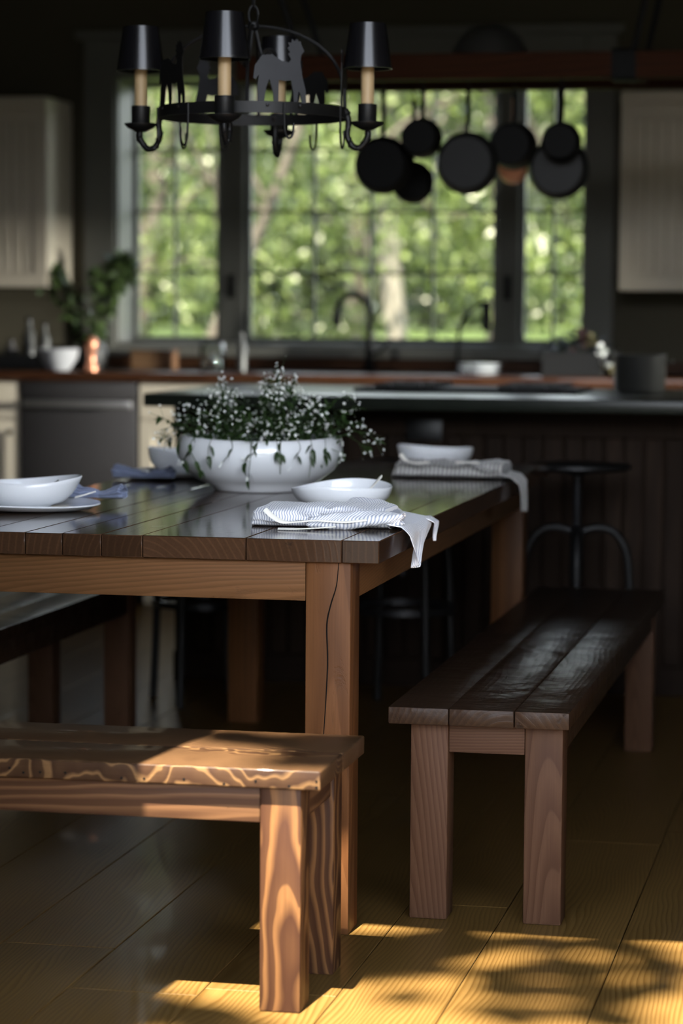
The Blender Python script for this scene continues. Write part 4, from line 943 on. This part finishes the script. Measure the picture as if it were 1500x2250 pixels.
def pan(label, x, y, z, r, depth, mat, hl=None, back=False, lid=False):
    p = thing('frying_pan' if depth < .06 else 'saucepan', label, 'pan', (x, y, z), group='pans on the rack')
    fl = Matrix.Rotation(PI / 2, 4, 'X')                       # lathe axis (local z) -> -y : the pan's underside looks at the viewer
    MB().lathe([(0, depth / 2), (r * .80, depth / 2), (r * .86, depth / 2 - .004), (r, -depth / 2), (r - .004, -depth / 2), (r * .80, depth / 2 - .006), (0, depth / 2 - .004)], 44, mat=fl).build('body', mat, p, smooth=22, origin=(0, 0, 0))
    top = 1.915 - z - .03
    m = MB(); pts = bez([(0, depth / 2 - .012, r * .96), (0, depth / 2 + .004, r + (top - r) * .35), (0, depth / 2 + .006, top)], 6); wd = .009
    m.tube(pts, [.006] + [.0075] * (len(pts) - 2) + [.009], 8); m.build('handle', mat if mat != 'pangrey' else 'pan', p, origin=(0, 0, 0))
    m = MB(); y1 = depth / 2 + .006; m.tube(bez([(0, y1, top - .012), (.008, y1 - .012, top - .010), (.004, y1 - .014, top + .012), (-.004, y1 - .012, top + .0285)], 5), .0028, 6); m.build('hook', 'iron', p, origin=(0, 0, 0))
    return p
pan('black frying pan, leftmost on the rack', -1.586, 8.30, 1.652, .094, .045, 'pan')
pan('small black saucepan hanging high, second from the left on the rack', -1.451, 8.24, 1.734, .066, .075, 'pan')
pan('dark pan hanging low behind the small saucepan on the rack', -1.545, 8.62, 1.612, .072, .04, 'pan')
pan('grey-bottomed frying pan at the middle of the rack', -1.303, 8.24, 1.654, .100, .045, 'pangrey')
pan('deep black pot hanging between the two grey pans on the rack', -1.173, 8.345, 1.714, .076, .11, 'pan')
pan('large grey frying pan at the right end of the rack', -1.020, 8.31, 1.639, .097, .04, 'pangrey')
pan('small black pan hanging in front of the large grey pan on the right', -1.002, 8.215, 1.717, .064, .05, 'pan')
pan('small brass-toned pan hanging behind the deep black pot', -1.21, 8.62, 1.655, .05, .05, 'copper')

# ================================================================== TREES OUTDOORS
def leaf_cloud(centers, n, size, seed, up=0.3):
    g = np.random.default_rng(seed); C = np.array([c[:3] for c in centers], float); S = np.array([c[3:6] for c in centers], float); w = np.array([c[6] if len(c) > 6 else 1 for c in centers], float); w /= w.sum()
    idx = g.choice(len(C), n, p=w); d = g.normal(size=(n, 3)); d /= np.linalg.norm(d, axis=1)[:, None]; rad = g.random(n) ** (1 / 2.2)
    P = C[idx] + d * rad[:, None] * S[idx]
    a = g.normal(size=(n, 3)); a[:, 2] -= .3; a /= np.linalg.norm(a, axis=1)[:, None]; b = g.normal(size=(n, 3)); b -= (b * a).sum(1)[:, None] * a; b /= np.linalg.norm(b, axis=1)[:, None]
    L = size * g.uniform(.6, 1.25, n)[:, None]; W = L * g.uniform(.42, .6, n)[:, None]; nn = np.cross(a, b)
    V = np.stack([P - a * L * .5, P + b * W * .5 + nn * L * .06, P + a * L * .5 - nn * L * .06, P - b * W * .5 + nn * L * .06], 1).reshape(-1, 3)
    F = np.arange(n * 4).reshape(n, 4)
    return V, F
def np_mesh(name, V, F, mat, parent):
    me = bpy.data.meshes.new(name); n = len(F)
    me.vertices.add(len(V)); me.vertices.foreach_set('co', V.astype(np.float32).ravel())
    me.loops.add(n * 4); me.loops.foreach_set('vertex_index', F.astype(np.int32).ravel())
    me.polygons.add(n); me.polygons.foreach_set('loop_start', np.arange(0, n * 4, 4, dtype=np.int32)); me.polygons.foreach_set('loop_total', np.full(n, 4, np.int32))
    me.update(); me.validate(); me.materials.append(M[mat]); o = bpy.data.objects.new(name, me); COL.objects.link(o); o.parent = parent; return o
def ground(y):
    t = max(0.0, min(1.0, (y - 13) / 20)); return -0.05 + 0.95 * t * t * (3 - 2 * t)
def tree(name, label, x, y, blobs, n, size, mat, seed, trunk=None, bark='bark', lean=(0, 0), tr=.11, group='garden trees'):
    z0 = ground(y) if y > 10 else -.03; r = thing(name, label, 'tree' if 'tree' in name else 'shrub', (x, y, z0), group=group); rg = random.Random(seed)
    V, F = leaf_cloud(blobs, n, size, seed); np_mesh('foliage', V, F, mat, r)
    m = MB(); H = trunk or max(b[2] for b in blobs)
    m.tube(bez([(0, 0, -.1), (lean[0] * .3, lean[1] * .3, H * .3), (lean[0] * .7, lean[1] * .7, H * .65), (lean[0], lean[1], H)], 6), [tr * (1 - .7 * k / 18) for k in range(19)], 10)
    for b in blobs:
        if b[3] < .15: continue
        t = rg.uniform(.35, .7); p = Vector((lean[0] * t, lean[1] * t, H * t)); q = Vector(b[:3]); m.tube(bez([p, (p + q) * .5 + Vector((rg.gauss(0, .1), rg.gauss(0, .1), .1)), q], 4), [min(.03, tr * .32) * (1 - .75 * k / 8) for k in range(9)], 6)
    m.build('trunk', bark, r, smooth=60, origin=(0, 0, 0)); return r
# directions seen through the window fan out to the upper left: x from about -0.29*y to -0.11*y
def blobs(seed, n, sx, sy, z0, z1, r):
    g = random.Random(seed); return [(g.uniform(-sx, sx), g.uniform(-sy, sy), g.uniform(z0, z1), r * g.uniform(.7, 1.2), r * g.uniform(.7, 1.2), r * g.uniform(.6, 1.0)) for _ in range(n)]
tree('garden_tree', 'bright leafy tree beyond the left window pane', -5.6, 19.0, blobs(1, 12, 1.3, 1.0, 1.2, 4.2, .75), 7000, .085, 'leafbright', 1, tr=.09, lean=(.5, 0))
tree('slanting_tree', 'dark slanting tree just outside the left window pane', -4.25, 15.0, blobs(2, 7, .7, .6, 2.0, 3.6, .5), 1600, .08, 'leafmid', 2, lean=(1.1, .3), tr=.06)
tree('garden_tree', 'mid green tree filling the middle window panes', -4.3, 21.5, blobs(3, 16, 1.5, 1.0, .8, 4.4, .75), 9000, .09, 'leafmid', 3)
tree('pale_trunk_tree', 'pale barked tree seen through the middle window panes', -3.63, 20.0, blobs(4, 8, 1.0, .8, 2.4, 4.2, .7), 3000, .085, 'leafmid', 4, bark='palebark', lean=(-.35, 0), tr=.10)
tree('garden_tree', 'bright tree behind the hanging pans', -2.6, 18.0, blobs(5, 12, 1.0, .8, 1.3, 4.0, .65), 6500, .085, 'leafbright', 5)
tree('garden_tree', 'light green tree beyond the right window pane', -1.9, 20.5, blobs(6, 12, 1.2, .9, 1.0, 4.2, .75), 6500, .09, 'leafbright', 6)
tree('garden_tree', 'tall dark tree far behind the left window pane', -9.0, 29.0, blobs(7, 18, 2.6, 1.4, .8, 6.5, 1.2), 9000, .13, 'leafmid', 7)
tree('garden_tree', 'tall dark tree far behind the middle window panes', -6.0, 30.0, blobs(8, 18, 2.4, 1.4, .8, 6.5, 1.2), 9000, .13, 'leafdark', 8)
tree('garden_tree', 'tall dark tree far behind the right window pane', -3.2, 31.0, blobs(9, 18, 2.2, 1.4, .8, 6.5, 1.2), 9000, .13, 'leafmid', 9)
tree('garden_shrub', 'low shrub on the lawn below the middle window panes', -4.7, 18.5, blobs(10, 6, .9, .5, .3, 1.0, .42), 2600, .07, 'leafmid', 10, trunk=.8, tr=.03, group='garden shrubs')
tree('garden_shrub', 'low shrub on the lawn below the left window pane', -5.1, 17.0, blobs(11, 5, .6, .4, .3, .9, .38), 1800, .07, 'leafmid', 11, trunk=.7, tr=.03, group='garden shrubs')
for k, (hx, lb) in enumerate(((-11.5, 'left'), (-8.0, 'middle'), (-4.5, 'right'))):
    tree('hedge_tree', 'dense dark tree closing the view far behind the %s window pane' % lb, hx, 37.0, blobs(30 + k, 26, 2.2, .8, .3, 7.5, 1.3), 13000, .30, 'leafdark', 30 + k, group='trees closing the garden')
hd = thing('hedge', 'long clipped green hedge closing the lawn behind the trees', 'hedge', (-7.5, 34.0, ground(34) - .05))
V, F = leaf_cloud([(x * .8, 0, .9 + .25 * math.sin(x * 1.7), .8, .5, .95) for x in range(-10, 11)], 14000, .2, 55); np_mesh('foliage', V, F, 'leafdark', hd)
hm = MB()
for x in range(-10, 11): hm.tube([(x * .8, 0, 0), (x * .8 + .1, 0, .8), (x * .8 - .1, .05, 1.4)], [.03, .02, .01], 6)
hm.build('stems', 'bark', hd, origin=(0, 0, 0))
# tall tree over the patio, whose leaves dapple the sun by the benches
g = random.Random(77); cb = []
def over(xf, yf, h=10.0):                                       # leaf mass whose shade falls around the floor point (xf, yf)
    t = h / 2.0; return (xf - .1 * t, yf - t, h)
TX, TY = 1.9, -3.2
DAPPLE = [(-1.225, 4.241, 0.06), (-1.179, 4.222, 0.06), (-1.149, 4.259, 0.05), (-1.106, 4.248, 0.05), (-1.064, 4.24, 0.05), (-1.222, 4.317, 0.06), (-1.116, 4.193, 0.05), (-1.064, 4.176, 0.05), (-0.995, 4.15, 0.05), (-1.242, 4.163, 0.07), (-0.628, 4.879, 0.06), (-0.679, 4.847, 0.05), (-0.569, 4.854, 0.045), (-0.504, 4.889, 0.05), (-0.476, 4.915, 0.06), (-0.572, 4.73, 0.05), (-0.591, 4.671, 0.05), (-0.503, 4.719, 0.06), (-0.478, 4.689, 0.05), (-0.665, 4.627, 0.05), (-0.636, 4.546, 0.05), (-0.393, 4.782, 0.065), (-0.363, 4.734, 0.06), (-0.419, 4.87, 0.05), (-0.366, 4.61, 0.06), (-0.391, 4.553, 0.045), (-0.598, 4.521, 0.055), (-0.564, 4.529, 0.05), (-0.482, 4.565, 0.055), (-0.462, 4.494, 0.05), (-0.526, 4.642, 0.04), (-0.592, 4.358, 0.06), (-0.621, 4.384, 0.04), (-0.563, 4.389, 0.05), (-0.408, 4.378, 0.05), (-0.439, 4.395, 0.045), (-0.505, 4.395, 0.035), (-0.802, 4.422, 0.035), (-0.904, 4.774, 0.09), (-0.862, 4.746, 0.08), (-0.805, 4.74, 0.07), (-0.775, 4.805, 0.07), (-0.76, 4.887, 0.06), (-0.83, 4.623, 0.06), (-0.774, 4.637, 0.05), (-0.902, 4.643, 0.09), (-0.867, 4.579, 0.07), (-0.742, 4.774, 0.05), (-0.727, 4.797, 0.04), (-0.825, 4.852, 0.09), (-0.784, 4.921, 0.07), (-0.941, 4.727, 0.09), (-1.134, 4.803, 0.05), (-1.094, 4.782, 0.06), (-1.054, 4.771, 0.05), (-1.007, 4.732, 0.05), (-0.971, 4.721, 0.05), (-0.946, 4.758, 0.06), (-0.922, 4.805, 0.06), (-0.959, 4.631, 0.035), (-0.982, 4.554, 0.03), (-0.881, 4.724, 0.05), (-0.893, 4.624, 0.045), (-0.912, 4.563, 0.03)]
for (xf, yf, r) in DAPPLE:                                       # sprigs of leaves whose shade falls on the boards and the bench end
    c = over(xf, yf, g.uniform(9.2, 10.6)); cb.append((c[0] - TX, c[1] - TY, c[2], r, r, .05, (r / .06) ** 2))
cb += [(g.uniform(-2.5, 2.5), g.uniform(-4.2, -1.2), g.uniform(7.0, 10.5), .8, .8, .6, 9.0) for _ in range(9)]
tree('patio_tree', 'tall leafy tree outside over the patio', TX, TY, cb, 4000, .12, 'leafmid', 21, trunk=9.0, tr=.22, lean=(-1.2, 1.5))
